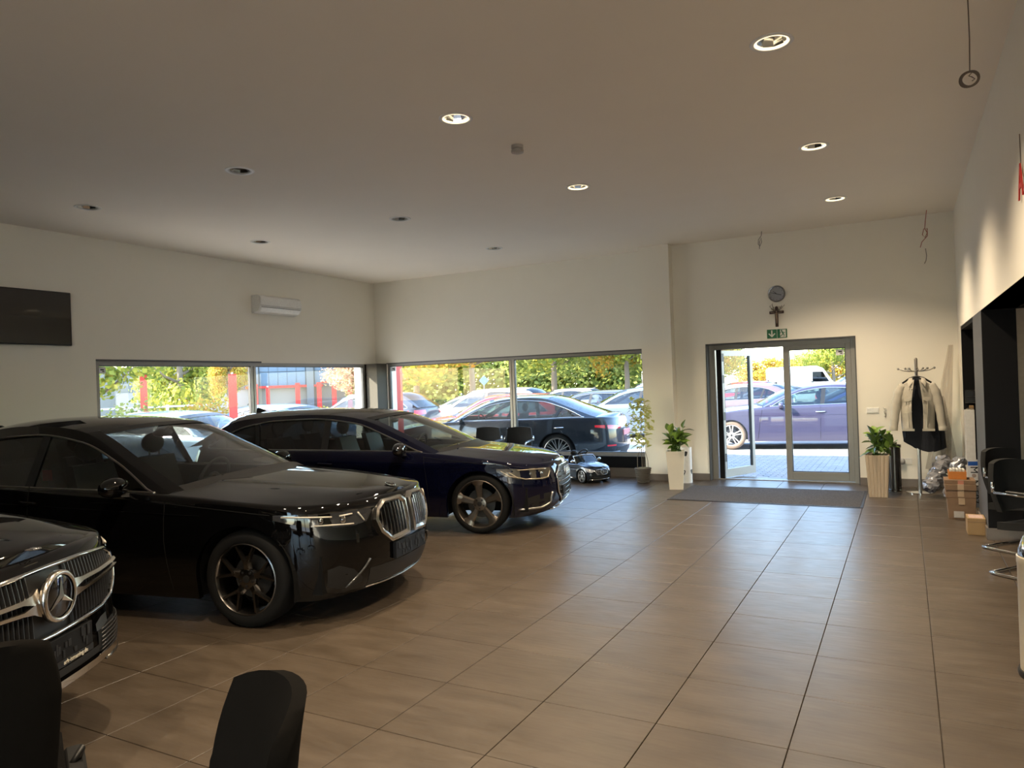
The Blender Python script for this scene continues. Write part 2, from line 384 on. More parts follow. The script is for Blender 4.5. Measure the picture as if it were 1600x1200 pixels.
# windows ------------------------------------------------------------
def sticker(par, x, y, z, axis):
    w, h = .11, .085
    if axis == 'x': s = MB().box(x-w/2, x+w/2, y-.002, y, z-h/2, z+h/2)
    else: s = MB().box(x, x+.002, y-w/2, y+w/2, z-h/2, z+h/2)
    st = s.build('security_sticker', mat('sticker_grey', (.85, .85, .88), .6), par)
    m = M_BLACK
    q = MB()
    if axis == 'x': q.box(x-.02, x+.03, y-.004, y-.002, z, z+.018).box(x+.005, x+.035, y-.004, y-.002, z-.022, z-.008)
    else: q.box(x+.002, x+.004, y-.02, y+.03, z, z+.018).box(x+.002, x+.004, y+.005, y+.035, z-.022, z-.008)
    q.build('sticker_print', m, st)
def window(name, axis, c, a0, a1, z0, z1, mull, fw=.055, d=.07):
    def bx(b, A0, A1, Z0, Z1, k0=0, k1=0): 
        if axis == 'y': return b.box(A0, A1, c-d/2-k0, c+d/2+k1, Z0, Z1)
        return b.box(c-d/2-k1, c+d/2+k0, A0, A1, Z0, Z1)
    b = MB(); bx(b, a0, a1, z0, z0+fw+.01); bx(b, a0, a1, z1-fw, z1); bx(b, a0, a0+fw, z0+fw+.01, z1-fw); bx(b, a1-fw, a1, z0+fw+.01, z1-fw)
    for mu in mull: bx(b, mu-.055, mu-.006, z0+fw+.01, z1-fw, .004); bx(b, mu+.006, mu+.055, z0+fw+.01, z1-fw, .004); bx(b, mu-.006, mu+.006, z0+fw+.01, z1-fw, -.01)
    o = struct(b.build(name, M_ALU, bev=.003))
    g = MB(); ed = [a0]+list(mull)+[a1]
    for i in range(len(ed)-1):
        A0 = ed[i]+.05; A1 = ed[i+1]-.05; g = MB()
        # dark rubber gasket around every pane
        for (p, q, r, s) in ((A0, A1, z0+fw+.008, z0+fw+.02), (A0, A1, z1-fw-.012, z1-fw+.002), (A0, A0+.014, z0+fw, z1-fw), (A1-.014, A1, z0+fw, z1-fw)):
            if axis == 'y': g.box(p, q, c-.025, c+.025, r, s)
            else: g.box(c-.025, c+.025, p, q, r, s)
        g.build('gasket', M_BLACK, o)
        if axis == 'y': MB().add([(A0, c, z0+.05), (A1, c, z0+.05), (A1, c, z1-.05), (A0, c, z1-.05)], [(0, 1, 2, 3)]).build('pane', M_GLASS, o)
        else: MB().add([(c, A0, z0+.05), (c, A1, z0+.05), (c, A1, z1-.05), (c, A0, z1-.05)], [(0, 1, 2, 3)]).build('pane', M_GLASS, o)
    return o
w1 = window('window_1', 'x', XL-.06, 6.02, 11.62, .40, 2.165, [8.74])
w2 = window('window_2', 'y', YW+.06, -9.33, -3.80, .345, 2.165, [-6.44])
w3 = window('window_added', 'y', -5.25, -1.6, 4.4, .10, 3.6, [.4, 2.4])  # added glazing out of view, its daylight lifts the room brightness
sticker(w2, -9.20, YW+.055, 2.05, 'x'); sticker(w2, -3.90, YW+.055, 2.05, 'x'); sticker(w1, XL-.05, 6.13, 2.04, 'y')
struct(MB().box(XL-.1, XL+.004, 6.02, 8.9, 2.165, 2.19).build('trim_head', M_ALUD))
# dark flashing over back window
struct(MB().box(-9.33, -3.81, YW-.004, YW+.02, 2.155, 2.175).build('trim_back_head', M_ALUD))

# entrance door -------------------------------------------------------
YD = 12.02
dr = struct(MB().box(-2.79, -2.70, YD-.06, YD+.06, 0, 2.18).box(-.70, -.62, YD-.06, YD+.06, 0, 2.18).box(-2.70, -.70, YD-.06, YD+.06, 2.09, 2.18).box(-2.79, -.62, YD-.05, YD+.05, -.01, .012).build('door_1', M_ALU, bev=.004))
MB().box(-2.80, -2.785, YB-.02, YD, 0, 2.18).box(-.635, -.62, YB-.012, YD, 0, 2.18).box(-2.8, -.62, YB-.012, YD-.06, 2.165, 2.185).build('reveal_lining', M_ALUD, dr)
# fixed/closed leaf on the right
x0, x1 = -1.655, -.70
lf = MB().box(x0, x0+.085, YD-.05, YD+.02, .02, 2.12).box(x1-.075, x1, YD-.05, YD+.02, .02, 2.12).box(x0+.085, x1-.075, YD-.05, YD+.02, .02, .15).box(x0+.085, x1-.075, YD-.05, YD+.02, 2.03, 2.12).build('door_leaf', M_ALU, dr, bev=.004)
MB().add([(x0+.08, YD-.01, .14), (x1-.07, YD-.01, .14), (x1-.07, YD-.01, 2.04), (x0+.08, YD-.01, 2.04)], [(0, 1, 2, 3)]).build('pane', M_GLASS, lf)
MB().box(x0+.083, x0+.094, YD-.035, YD+.01, .15, 2.03).box(x1-.085, x1-.074, YD-.035, YD+.01, .15, 2.03).box(x0+.085, x1-.075, YD-.035, YD+.01, .15, .16).box(x0+.085, x1-.075, YD-.035, YD+.01, 2.02, 2.03).build('gasket', M_BLACK, lf)
sticker(dr, -.85, YD-.02, 1.96, 'x')
# open leaf, swung outwards at the left jamb
ang = radians(66); hx, hy = -2.64, YD
def lp(u, t, z): return (hx+u*cos(ang)+t*sin(ang), hy+u*sin(ang)-t*cos(ang), z)
def lbox(b, u0, u1, t0, t1, z0, z1):
    vs = [lp(u, t, z) for z in (z0, z1) for t in (t0, t1) for u in (u0, u1)]
    return b.add(vs, [(0, 2, 3, 1), (4, 5, 7, 6), (0, 1, 5, 4), (2, 6, 7, 3), (0, 4, 6, 2), (1, 3, 7, 5)])
b = MB(); LW = .86
lbox(b, 0, .07, -.025, .03, .02, 2.08); lbox(b, LW-.07, LW, -.025, .03, .02, 2.08); lbox(b, .07, LW-.07, -.025, .03, .02, .15); lbox(b, .07, LW-.07, -.025, .03, 1.99, 2.08)
ol = b.build('open_leaf', M_ALU, dr, fix=True)
MB().add([lp(.06, 0, .14), lp(LW-.06, 0, .14), lp(LW-.06, 0, 2.0), lp(.06, 0, 2.0)], [(0, 1, 2, 3)]).build('pane', M_GLASS, ol)
b = MB(); lbox(b, .068, .082, -.02, .028, .15, 1.99); lbox(b, LW-.082, LW-.068, -.02, .028, .15, 1.99); b.build('gasket', M_BLACK, ol)
b = MB(); lbox(b, -.02, .0, -.045, .05, .0, 2.09); hp = b.build('hinge_post', M_BLACK, dr, fix=True)
for z in (.28, .95, 1.55, 1.9): b = MB(); lbox(b, -.03, .035, .03, .06, z, z+.13); b.build('hinge', M_BLACK, hp, fix=True)

# outside ground and facade -------------------------------------------
GZ = -.08
M_ASPH = mat('asphalt', (.36, .34, .31), .9, nscale=40, noise=.12, bump=.1, bscale=150)
struct(MB().box(-90, 60, -60, 140, GZ-.3, GZ-.012).build('ground', M_ASPH))
# pavers in front of the door, individually shaped and joined
pv = MB(); random.seed(3)
x = -9.6; row = 0
for iy in range(46):
    y = 12.25+iy*.105
    for ix in range(52):
        xx = -6.2+ix*.21+(iy % 2)*.105
        z = GZ+random.uniform(-.002, .002); g = .004
        if xx > 4: continue
        pv.add([(xx+g, y+g, z-.01), (xx+.21-g, y+g, z-.01), (xx+.21-g, y+.105-g, z-.01), (xx+g, y+.105-g, z-.01), (xx+.012, y+.012, z), (xx+.198, y+.012, z), (xx+.198, y+.093, z), (xx+.012, y+.093, z)], [(4, 5, 6, 7), (0, 1, 5, 4), (1, 2, 6, 5), (2, 3, 7, 6), (3, 0, 4, 7)])
tag(pv.build('paving_blocks', mat('paver_concrete', (.27, .265, .27), .85, nscale=5, noise=.15)), 'grey concrete block paving outside the entrance door', 'paving', kind='stuff')
# red corner frame of the facade
ro = MB().box(-10.50, -9.44, 12.36, 12.62, GZ, 4.2).build('facade_frame', M_RED, bev=.01)
struct(ro); ro.name = 'trim_facade'

# ---------------------------------------------------------------- cars
def hermite(pts, x):
    # monotone-ish cubic through (x, y...) rows
    n = len(pts)
    if x <= pts[0][0]: return pts[0][1] if len(pts[0]) == 2 else list(pts[0][1:])
    if x >= pts[-1][0]: return pts[-1][1] if len(pts[0]) == 2 else list(pts[-1][1:])
    for i in range(n-1):
        if x <= pts[i+1][0]: break
    h = pts[i+1][0]-pts[i][0]; t = (x-pts[i][0])/h; out = []
    for k in range(1, len(pts[0])):
        d = (pts[i+1][k]-pts[i][k])/h
        dm = (pts[i][k]-pts[i-1][k])/(pts[i][0]-pts[i-1][0]) if i > 0 else d
        dp = (pts[i+2][k]-pts[i+1][k])/(pts[i+2][0]-pts[i+1][0]) if i < n-2 else d
        m0 = 0 if dm*d <= 0 else 2*dm*d/(dm+d)
        m1 = 0 if dp*d <= 0 else 2*dp*d/(dp+d)
        if i == 0: m0 = d
        if i == n-2: m1 = d
        out.append((2*t**3-3*t**2+1)*pts[i][k]+(t**3-2*t**2+t)*h*m0+(-2*t**3+3*t**2)*pts[i+1][k]+(t**3-t**2)*h*m1)
    return out[0] if len(out) == 1 else out
def catmull(pts, n):
    P = [pts[0]]+list(pts)+[pts[-1]]; out = []
    for i in range(1, len(P)-2):
        for k in range(n):
            t = k/n; p0, p1, p2, p3 = P[i-1], P[i], P[i+1], P[i+2]
            out.append(tuple(.5*((2*b)+(-a+c)*t+(2*a-5*b+4*c-d)*t*t+(-a+3*b-3*c+d)*t**3) for a, b, c, d in zip(p0, p1, p2, p3)))
    out.append(tuple(pts[-1])); return out

class Car:
    def __init__(s, S, paint, name, loc, th, label, group=None, wheel_mat=None, detail=1, trim=None, wheel='five', frontglass=None, rearglass=None, scale=1):
        s.S = S; s.paint = paint; s.det = detail; s.trim = trim or M_SATIN
        s.root = empty(name, loc, th+pi, label, 'car' if name != 'toy_car' else 'toy', group); s.L = S['L']
        if scale != 1: s.root.scale = (scale,)*3
        s.hubs = S['hubs']; s.rw = S['rw']; s.aR = S['aR']; s.hz = S.get('hz', s.rw)
        s.planc = catmull(S['plan'], 10 if detail else 5)
        s.body(); 
        if S.get('st'): s.greenhouse(frontglass or M_CARGL, rearglass or M_MIDGL)
        s.wheels(wheel_mat or M_CHROME, wheel)
        s.under()
    def disp(s, xp, yp, z):
        S = s.S; wf = max(0, 1-xp/.8); wr = max(0, 1-(s.L-xp)/.7)
        x = xp+hermite(S['nose'], z)*wf-hermite(S['tail'], z)*wr
        ins = hermite(S['side'], z); yy = yp-ins*min(1, yp/.6)*(1-.35*(wf+wr))
        return x, yy, z
    def planpt(s, x):   # side point for a given x
        P = s.planc
        for i in range(len(P)-1):
            if P[i][0] <= x <= P[i+1][0] and P[i+1][0] > P[i][0]:
                t = (x-P[i][0])/(P[i+1][0]-P[i][0]); return P[i][1]+(P[i+1][1]-P[i][1])*t
        return P[-1][1]
    def F(s, y, z, off=0):   # nose surface: position for lateral y, height z
        ay = abs(y); P = s.planc
        for i in range(len(P)-1):
            if P[i][1] <= ay <= P[i+1][1]: break
        t = (ay-P[i][1])/max(1e-6, P[i+1][1]-P[i][1]); xp = P[i][0]+(P[i+1][0]-P[i][0])*t
        x, yy, zz = s.disp(xp, ay, z)
        dx = P[i+1][0]-P[i][0]; dy = P[i+1][1]-P[i][1]; l = hypot(dx, dy); nx, ny = -dy/l, dx/l
        sg = 1 if y >= 0 else -1
        return (x+nx*off, (yy+ny*off)*sg, z)
    def B(s, y, z, off=0):   # tail surface
        ay = abs(y); P = s.planc[::-1]
        for i in range(len(P)-1):
            if P[i][1] <= ay <= P[i+1][1]: break
        t = (ay-P[i][1])/max(1e-6, P[i+1][1]-P[i][1]); xp = P[i][0]+(P[i+1][0]-P[i][0])*t
        x, yy, zz = s.disp(xp, ay, z)
        dx = P[i][0]-P[i+1][0]; dy = P[i+1][1]-P[i][1]; l = hypot(dx, dy)
        return (x+dy/l*off, (yy+dx/l*off)*(1 if y >= 0 else -1), z)
    def G(s, x, z, side=1, off=0):   # flank surface
        X, y, zz = s.disp(x, s.planpt(x), z); return (X, (y+off)*side, z)
    def zt(s, x): return hermite(s.S['top'], x)
    def zb(s, x):
        z = hermite(s.S['bot'], x)
        for h in s.hubs:
            if abs(x-h) < s.aR: z = max(z, s.hz+sqrt(max(0, s.aR**2-(x-h)**2)))
        return z
    def body(s):
        S = s.S; P = list(s.planc)
        xs = []
        for h in s.hubs:
            for k in range(0, 25 if s.det else 13):
                a = pi*k/(24 if s.det else 12); xs.append(h-s.aR*cos(a)*.9999)
            xs += [h-s.aR*1.003, h+s.aR*1.003]
        imx = max(range(len(P)), key=lambda i: P[i][1])
        pts = [(p[0], p[1]) for p in P if not any(abs(p[0]-h) < s.aR+.01 and p[1] > .5*S['plan'][len(S['plan'])//2][1] for h in s.hubs)]
        pts += [(x, s.planpt(x)) for x in xs]
        pts.sort(key=lambda p: (p[0], p[1] if p[0] < s.L/2 else -p[1]))
        s.per = pts
        N = 12 if s.det else 7; sh = S.get('sh', .035); cols = []; s.edge = []
        for (xp, yp) in pts:
            zb = s.zb(xp); zt = s.zt(xp); col = []
            for k in range(N+1):
                z = zb+(zt-zb)*k/N; col.append(s.disp(xp, yp, z))
            # rolled shoulder
            X, Y, Z = col[-1]; wf = max(0, 1-xp/.35); wr = max(0, 1-(s.L-xp)/.3)
            e1 = (X+sh*.3*wf-sh*.3*wr, max(0, Y-sh*.3*min(1, yp/.4)), zt+sh*.33); e2 = (X+sh*wf-sh*wr, max(0, Y-sh*min(1, yp/.4)), zt+sh*.5)
            # arch lip turned inwards
            lip = (col[0][0], max(0, col[0][1]-.04), col[0][2]+.005)
            cols.append([lip]+col+[e1, e2]); s.edge.append(e2)
        for side in (1, -1):
            b = MB().grid([[(x, y*side, z) for x, y, z in c] for c in cols])
            if side == 1: allb = b
            else: allb.add(b.v, [f[::-1] for f in b.f])
        # hood and deck
        xc = S['hood_end']; xd = S.get('deck_start', 99)
        W = [i/10 for i in range(-10, 11)]
        def top(rows, prof, crease):
            G = []
            for (xe, ye, ze) in rows:
                zc = hermite(prof, xe); r = []
                for w in W:
                    a = abs(w); z = ze+(zc-ze)*(1-a**2.3)
                    if crease: z += crease*max(0, 1-abs(a-.55)/.2)*min(1, max(0, ye-.2)*2)*(.3+.7*min(1, max(0, xe)/.8))
                    r.append((xe, w*ye, z))
                G.append(r)
            return G
        hr = [e for e in s.edge if e[0] <= xc]; allb.grid(top(hr, S['hoodc'], S.get('crease', .008)))
        if xd < s.L:
            dr_ = [e for e in s.edge if e[0] >= xd]; allb.grid(top(dr_, S['deckc'], 0))
        s.bodyobj = allb.build('body', s.paint, s.root, smooth=True, angle=38)
    def ey(s, x):
        E_ = s.edge
        for i in range(len(E_)-1):
            if E_[i][0] <= x <= E_[i+1][0] and E_[i+1][0]-E_[i][0] > 1e-6 and E_[i][1] > .3:
                t = (x-E_[i][0])/(E_[i+1][0]-E_[i][0]); return [E_[i][k]+(E_[i+1][k]-E_[i][k])*t for k in (1, 2)]
        return [E_[-1][1], E_[-1][2]]
    def greenhouse(s, gf, gr):
        S = s.S; st = catmull(S['st'], 6 if s.det else 3); nst = (6 if s.det else 3)
        k1, k2 = [k*nst for k in S['seg']]
        # make the arch meet the body shoulder
        W = [i/8 for i in range(-8, 9)]
        def line(p, ws, off=0):
            xe, ye, ze, xc, zc = p
            return [(xc+(xe-xc)*abs(w)**2.2, w*(ye+off), zc+(ze-zc)*abs(w)**2.6+off) for w in ws]
        roof = MB()
        A = .90
        rows = [line(p, W) for p in st[k1:k2+1]]
        roof.grid(rows)
        # A pillars and C pillars
        for sg in (1, -1):
            ws = [sg*A, sg*(A+1)/2, sg*1.0]
            g = [line(p, ws) for p in st[:k1+1]]; roof.grid(g if sg > 0 else [r[::-1] for r in g])
            ws = [sg*.86, sg*.93, sg*1.0]
            g = [line(p, ws) for p in st[k2:]]; roof.grid(g if sg > 0 else [r[::-1] for r in g])
        wsA = [w*A for w in W]; wsC = [w*.86 for w in W]
        MB().grid([line(p, wsA, -.004) for p in st[:k1+1]]).build('windscreen', gf, s.root, smooth=True)
        if S.get('rearglass', True):
            MB().grid([line(p, wsC, -.004) for p in st[k2:]]).build('rear_window', gr, s.root, smooth=True)
        else: roof.grid([line(p, wsC) for p in st[k2:]])
        # dark frit bands around the windscreen
        fb = MB()
        fb.grid([line(st[k], wsA, .001) for k in (k1-1, k1)])
        p0 = st[0]
        cw = [(x-.05, y, z-.012) for x, y, z in line(p0, wsA)]; cw2 = [(x-.14, y, z-.03) for x, y, z in line(p0, wsA)]
        fb.grid([cw2, cw, line(p0, wsA, .001), line(st[1], wsA, .001)]); fb.build('cowl', M_BLACK, s.root, smooth=True)
        # side surfaces
        xa, xz = st[0][0], st[-1][0]; dlo = S['dlo']
        n = 44 if s.det else 20
        xs = sorted(set([xa+(xz-xa)*i/n for i in range(n+1)]+[dlo[0][0], dlo[-1][0], S['bp']]))
        arch = [(p[0], p[1], p[2]) for p in st]
        lo = []; mid = []; hi = []
        for x in xs:
            yb, zb = s.ey(x); ya, za = hermite(arch, x)
            za = max(za, zb+.001)
            zd = hermite(dlo, x) if dlo[0][0] <= x <= dlo[-1][0] else zb
            zd = min(max(zd, zb+.004 if dlo[0][0] <= x <= dlo[-1][0] else zb), za-.004)
            def Sf(z, yb=yb, zb=zb, ya=ya, za=za, x=x):
                t = min(1, max(0, (z-zb)/max(1e-4, za-zb))); return yb+(ya-yb)*(t**1.15)
            lo.append((x, yb, zb)); mid.append((x, Sf(zd), zd)); hi.append([(x, Sf(zd+(za-zd)*k/3), zd+(za-zd)*k/3) for k in range(4)])
        for sg in (1, -1):
            roof.grid([[(x, y*sg, z) for x, y, z in (h if sg > 0 else h[::-1])] for h in hi])
            idx = [i for i in range(len(xs)) if dlo[0][0] <= xs[i] <= dlo[-1][0]]
            bi = xs.index(S['bp'])
            for part, (a, z_) in (('front', (idx[0], bi)), ('rear', (bi, idx[-1]))):
                g = [[(lo[i][0], (lo[i][1]+(mid[i][1]-lo[i][1])*t-.006)*sg, lo[i][2]+(mid[i][2]-lo[i][2])*t) for t in (0, .33, .66, 1)] for i in range(a, z_+1)]
                MB().grid(g if sg > 0 else [r[::-1] for r in g]).build('side_window', gf if part == 'front' else gr, s.root, smooth=True)
            # pillar bar between the windows
            def on(x, t):
                i = min(range(len(xs)), key=lambda i: abs(xs[i]-x)); j = min(i+1, len(xs)-1) if xs[i] < x else max(i-1, 0)
                if i == j or xs[i] == xs[j]: u = 0
                else: u = (x-xs[i])/(xs[j]-xs[i])
                L = [lo[i][k]+(lo[j][k]-lo[i][k])*u for k in range(3)]; Mm = [mid[i][k]+(mid[j][k]-mid[i][k])*u for k in range(3)]
                return [x, L[1]+(Mm[1]-L[1])*t, L[2]+(Mm[2]-L[2])*t]
            bw = S.get('bw', .10); pb = MB(); g = []
            for t in (0, .25, .5, .75, 1.0):
                xm = S['bp']+S.get('blean', .06)*t
                g.append([(q[0], (q[1]+.004)*sg, q[2]) for q in (on(xm-bw/2, t), on(xm, t), on(xm+bw/2, t))])
            pb.grid(g)
            if S.get('cp'):
                for cpx in S['cp']:
                    MB().grid([[(q[0], (q[1]+.004)*sg, q[2]) for q in (on(cpx+.12*t-.03, t), on(cpx+.12*t+.03, t))] for t in (0, .33, .66, 1)]).build('window_pillar', M_BLACK, s.root)
            pb.build('window_pillar', M_BLACK, s.root)
            # bright trim around the side glass
            loop = [(mid[i][0], (mid[i][1]+.004)*sg, mid[i][2]) for i in idx]+[(lo[i][0], (lo[i][1]+.003)*sg, lo[i][2]+.002) for i in idx[::-1]]
            MB().tube(loop, .0085 if s.det else .010, 6, closed=True).build('window_trim', s.trim, s.root, smooth=True)
        roof.build('roof', s.paint, s.root, smooth=True, angle=40)
        if S.get('fin'):
            x, z = S['fin']; b = MB()
            b.prism([(0, 0), (.05, .035), (.13, .065), (.15, .06), (.16, 0)], lambda a, c, t: (x+a, t*(1-c*8), z+c), -.018, .018)
            b.build('roof_aerial', M_BLACK, s.root)
        if S.get('rails'):
            for sg in (1, -1):
                pts = [(p[0], (p[1]-.01)*sg, p[2]+.035) for p in st[k1:k2+1]]
                pts = [(pts[0][0], pts[0][1], pts[0][2]-.035)]+pts+[(pts[-1][0], pts[-1][1], pts[-1][2]-.035)]
                MB().tube(pts, .012, 6).build('roof_rail', S['rails'], s.root, smooth=True)
    def wheels(s, m, style):
        S = s.S; tw = S.get('tw', .23); r = s.rw; rr = r*S.get('rimk', .74); Wt = S.get('track', None)
        def one(y, flip):
            n = 40 if s.det else 24
            t = MB().lathe([(rr*.98, -tw), (r-.03, -tw), (r-.004, -tw+.02), (r, -tw*.6), (r, -tw*.4), (r-.004, -.03), (r-.02, -.008), (r-.05, 0), (rr+.012, -.004), (rr*.98, -.018)], n, axis='y', closed=True).build('wheel', M_RUB, s.root, smooth=True, angle=50)
            b = MB().lathe([(rr*.97, -tw*.9), (rr*.93, -tw*.5), (rr*.94, -.05), (rr*.97, -.015), (rr*1.0, -.004), (rr*1.03, -.008), (rr*1.03, -.02)], n, axis='y')
            hubr = .075 if style != 'multi' else .06
            b.lathe([(hubr, -.06), (hubr, -.03), (hubr*.8, -.024), (.0, -.024)], 20, axis='y')
            def pt(rad, a, y): return (rad*cos(a), y, rad*sin(a))
            sp = []
            for k in range({'multi': 10}.get(style, 5)):
                q_ = MB()
                if style == 'five_y':
                    a = pi/2+2*pi*k/5
                    q_.bar(pt(.05, a, -.045), pt(rr*.52, a, -.03), .075, .06, .03)
                    for q in (-1, 1): q_.bar(pt(rr*.42, a+q*.03, -.03), pt(rr*.97, a+q*.30, -.022), .034, .024, .026)
                elif style == 'blade':
                    a = pi/2-.06+2*pi*k/5
                    q_.bar(pt(.05, a, -.045), pt(rr*.97, a, -.02), .055, .105, .022)
                    q_.bar(pt(rr*.80, a, -.02), pt(rr*.99, a, -.012), .10, .16, .016)
                elif style == 'multi':
                    a = 2*pi*k/10
                    for q in (-1, 1): q_.bar(pt(.05, a, -.04), pt(rr*.97, a+q*.13, -.02), .012, .016, .018)
                elif style == 'double':
                    a = pi/2+2*pi*k/5
                    for q in (-1, 1): q_.bar(pt(.05, a+q*.25, -.035), pt(rr*.97, a+q*.17, -.02), .022, .034, .02)
                else:
                    a = pi/2+2*pi*k/5; q_.bar(pt(.05, a, -.035), pt(rr*.97, a, -.02), .06, .045, .02)
                if s.det: q_.build('spoke', m, t, smooth=True, angle=35)
                else: b.add(q_.v, q_.f)
            rim = b.build('rim', m, t, smooth=True, angle=35)
            d = MB().lathe([(rr*.62, -.12), (rr*.62, -.105), (.06, -.105), (.0, -.10)], 28, axis='y').build('brake_disc', mat('brake_steel', (.10, .10, .10), .4, metal=.8), t)
            if s.det:
                MB().lathe([(.026, -.03), (.026, -.018), (0, -.016)], 16, axis='y').build('centre_cap', M_BLACK, t)
                for k in range(5):
                    bo = MB(); a = pi/2+pi/5+2*pi*k/5; bo.lathe([(.010, -.05), (.010, -.021), (0, -.02)], 8, c=(.052*cos(a), 0, .052*sin(a)), axis='y')
                    bo.build('wheel_bolt', M_BLACK, t)
            return t
        for hx_ in s.hubs:
            yw = s.planpt(hx_)-S.get('wi', .028)
            if not hasattr(s, 'proto'): s.proto = one(0, 0); w = s.proto
            else: w = copy_tree(s.proto, s.root)
            w.location = (hx_, yw, s.hz)
            w = copy_tree(s.proto, s.root); w.location = (hx_, -yw, s.hz); w.rotation_euler = (0, 0, pi)
    def under(s):
        S = s.S; b = MB(); x0 = .25; x1 = s.L-.25; zt = .55 if S.get('st') else .5
        h0, h1 = s.hubs; Wd = S['hw']; a = s.aR+.012
        floorz = hermite(S['bot'], s.L/2)+.01
        b.box(x0, x1, -.52, .52, floorz, .42)
        for sg in (1, -1):
            ys = sorted((.5*sg, (Wd-.06)*sg))
            b.box(h0+a, h1-a, ys[0], ys[1], floorz, .42)
            ys = sorted((.5*sg, (Wd-.16)*sg))
            b.box(.30, h0-a, ys[0], ys[1], floorz+.03, .5)
            b.box(h1+a, s.L-.3, ys[0], ys[1], floorz+.06, .5)
        for h in s.hubs:
            for sg in (1, -1):
                y0, y1 = .48*sg, (s.planpt(h)-.035)*sg
                g = []
                for k in range(0, 17):
                    an = pi*k/16-.0; g.append([(h-a*cos(an), y0, s.hz+a*sin(an)), (h-a*cos(an), y1, s.hz+a*sin(an))])
                g = [[(h-a, y0, floorz), (h-a, y1, floorz)]]+g+[[(h+a, y0, floorz), (h+a, y1, floorz)]]
                b.grid(g)
                c = [(h-a*cos(pi*k/16), y0, s.hz+a*sin(pi*k/16)) for k in range(17)]
                b.add(c+[(h, y0, s.hz), (h-a, y0, floorz), (h+a, y0, floorz)], [(k, k+1, 17) for k in range(16)]+[(18, 0, 17), (16, 19, 17), (18, 17, 19)])
        b.build('underbody', M_MATTE, s.root)
    # details -----------------------------------------------------
    def patch(s, name, fn, cols, m, parent=None, off=.004, rows=4, smooth=True):
        # cols: (a, lo, hi) ; fn(a, z, off)
        b = MB(); b.grid([[fn(a, lo+(hi-lo)*k/rows, off) for k in range(rows+1)] for a, lo, hi in cols])
        return b.build(name, m, parent or s.root, smooth=smooth, angle=50)
    def ring(s, name, fn, outline, r, m, parent=None, off=.006, n=6, closed=True):
        pts = []
        N = len(outline)
        for i in range(N if closed else N-1):
            p, q = outline[i], outline[(i+1) % N]
            for k in range(4): pts.append(fn(p[0]+(q[0]-p[0])*k/4, p[1]+(q[1]-p[1])*k/4, off))
        if not closed: pts.append(fn(*outline[-1], off))
        return MB().tube(pts, r, n, closed=closed).build(name, m, parent or s.root, smooth=True)
    def seam(s, pts, name='panel_gap', r=.003):
        for sg in (1, -1):
            P = []
            for i in range(len(pts)-1):
                for k in range(5): P.append((pts[i][0]+(pts[i+1][0]-pts[i][0])*k/5, pts[i][1]+(pts[i+1][1]-pts[i][1])*k/5))
            P.append(pts[-1])
            MB().tube([s.G(x, z, sg, .0) for x, z in P], r, 4).build(name, M_MATTE, s.root)
    def handle(s, x, z, m):
        for sg in (1, -1):
            MB().tube([s.G(x+k*.04, z+.002*k, sg, .006+.022*sin(pi*k/5)) for k in range(6)], .011, 8).build('door_handle', m, s.root, smooth=True)
    def mirror(s, x, y, z, m, sz=1):
        for sg in (1, -1):
            b = MB(); n = 14; rings = []
            for t, w, h, dx in ((0, .02, .02, 0), (.012, .07, .045, .0), (.05, .115, .07, .02), (.10, .125, .075, .05), (.15, .12, .072, .085), (.165, .11, .065, .095)):
                rings.append([(x-.06+dx*.5+t*.35+(h*.5*sz)*0, (y+.12+w*cos(2*pi*k/n)*.95)*sg, z+h*sin(2*pi*k/n)*sz+.0) for k in range(n)])
            b.grid(rings, closed_v=True); b.f.append(tuple(range(len(b.v)-n, len(b.v))))
            mo = b.build('wing_mirror', m, s.root, smooth=True, angle=60)
            MB().bar((x+.0, (y-.04)*sg, z-.075), (x-.01, (y+.10)*sg, z-.055), .07, .07, .03, up=(0, 0, 1)).build('mirror_foot', M_BLACK, mo)
            last = rings[-1]
            MB().add([(p[0]+.002, y*sg+.12*sg+(p[1]-y*sg-.12*sg)*.88, z+(p[2]-z)*.88) for p in last], [tuple(range(n))]).build('mirror_glass', M_CHROME, mo)
    def interior(s, x0=2.0, z0=.30, rows=((2.35, 1), (3.25, 2)), rhd=False, H=1.5, dash=1.75, my=.36):
        S = s.S
        sm = M_LEATHER
        for xi, nr in rows:
            for y in (-my, my):
                b = MB(); g = []
                # seat base and back as rounded shells
                b.cbox(xi-.35, xi+.15, y-.24, y+.24, z0+.05, z0+.28, .05)
                for t in range(6):
                    u = t/5; w = .235-.03*u; zz = z0+.25+u*.55*(H/1.5); xx = xi+.12+u*.15; th = .075-.02*u
                    g.append([(xx-th, y-w, zz), (xx-th-.02, y, zz), (xx-th, y+w, zz), (xx+th*.4, y+w*.9, zz), (xx+th, y, zz), (xx+th*.4, y-w*.9, zz)])
                b.grid(g, closed_v=True); b.f.append(tuple(range(len(b.v)-6, len(b.v))))
                so = b.build('seat', sm, s.root, smooth=True, angle=50)
                hzz = z0+.25+.55*(H/1.5)+.12
                h = MB(); h.ell((xi+.27, y, hzz), (.055, .135, .095), 14, 8); h.tube([(xi+.26, y-.06, hzz-.05), (xi+.25, y-.06, hzz-.16)], .008, 6); h.tube([(xi+.26, y+.06, hzz-.05), (xi+.25, y+.06, hzz-.16)], .008, 6)
                h.build('headrest', sm, so, smooth=True)
        zc = s.zt(dash)+.0
        g = []
        for t in range(5):
            xx = dash-.35+t*.16
            g.append([(xx, w*.80, zc-.06+.045*(1-abs(w)**3)+(.012 if t in (2, 3) else 0)-(.06 if t == 4 else 0)) for w in [-1, -.75, -.5, -.25, 0, .25, .5, .75, 1]])
        g.append([(dash+.25, w*.80, zc-.4) for w in [-1, -.75, -.5, -.25, 0, .25, .5, .75, 1]])
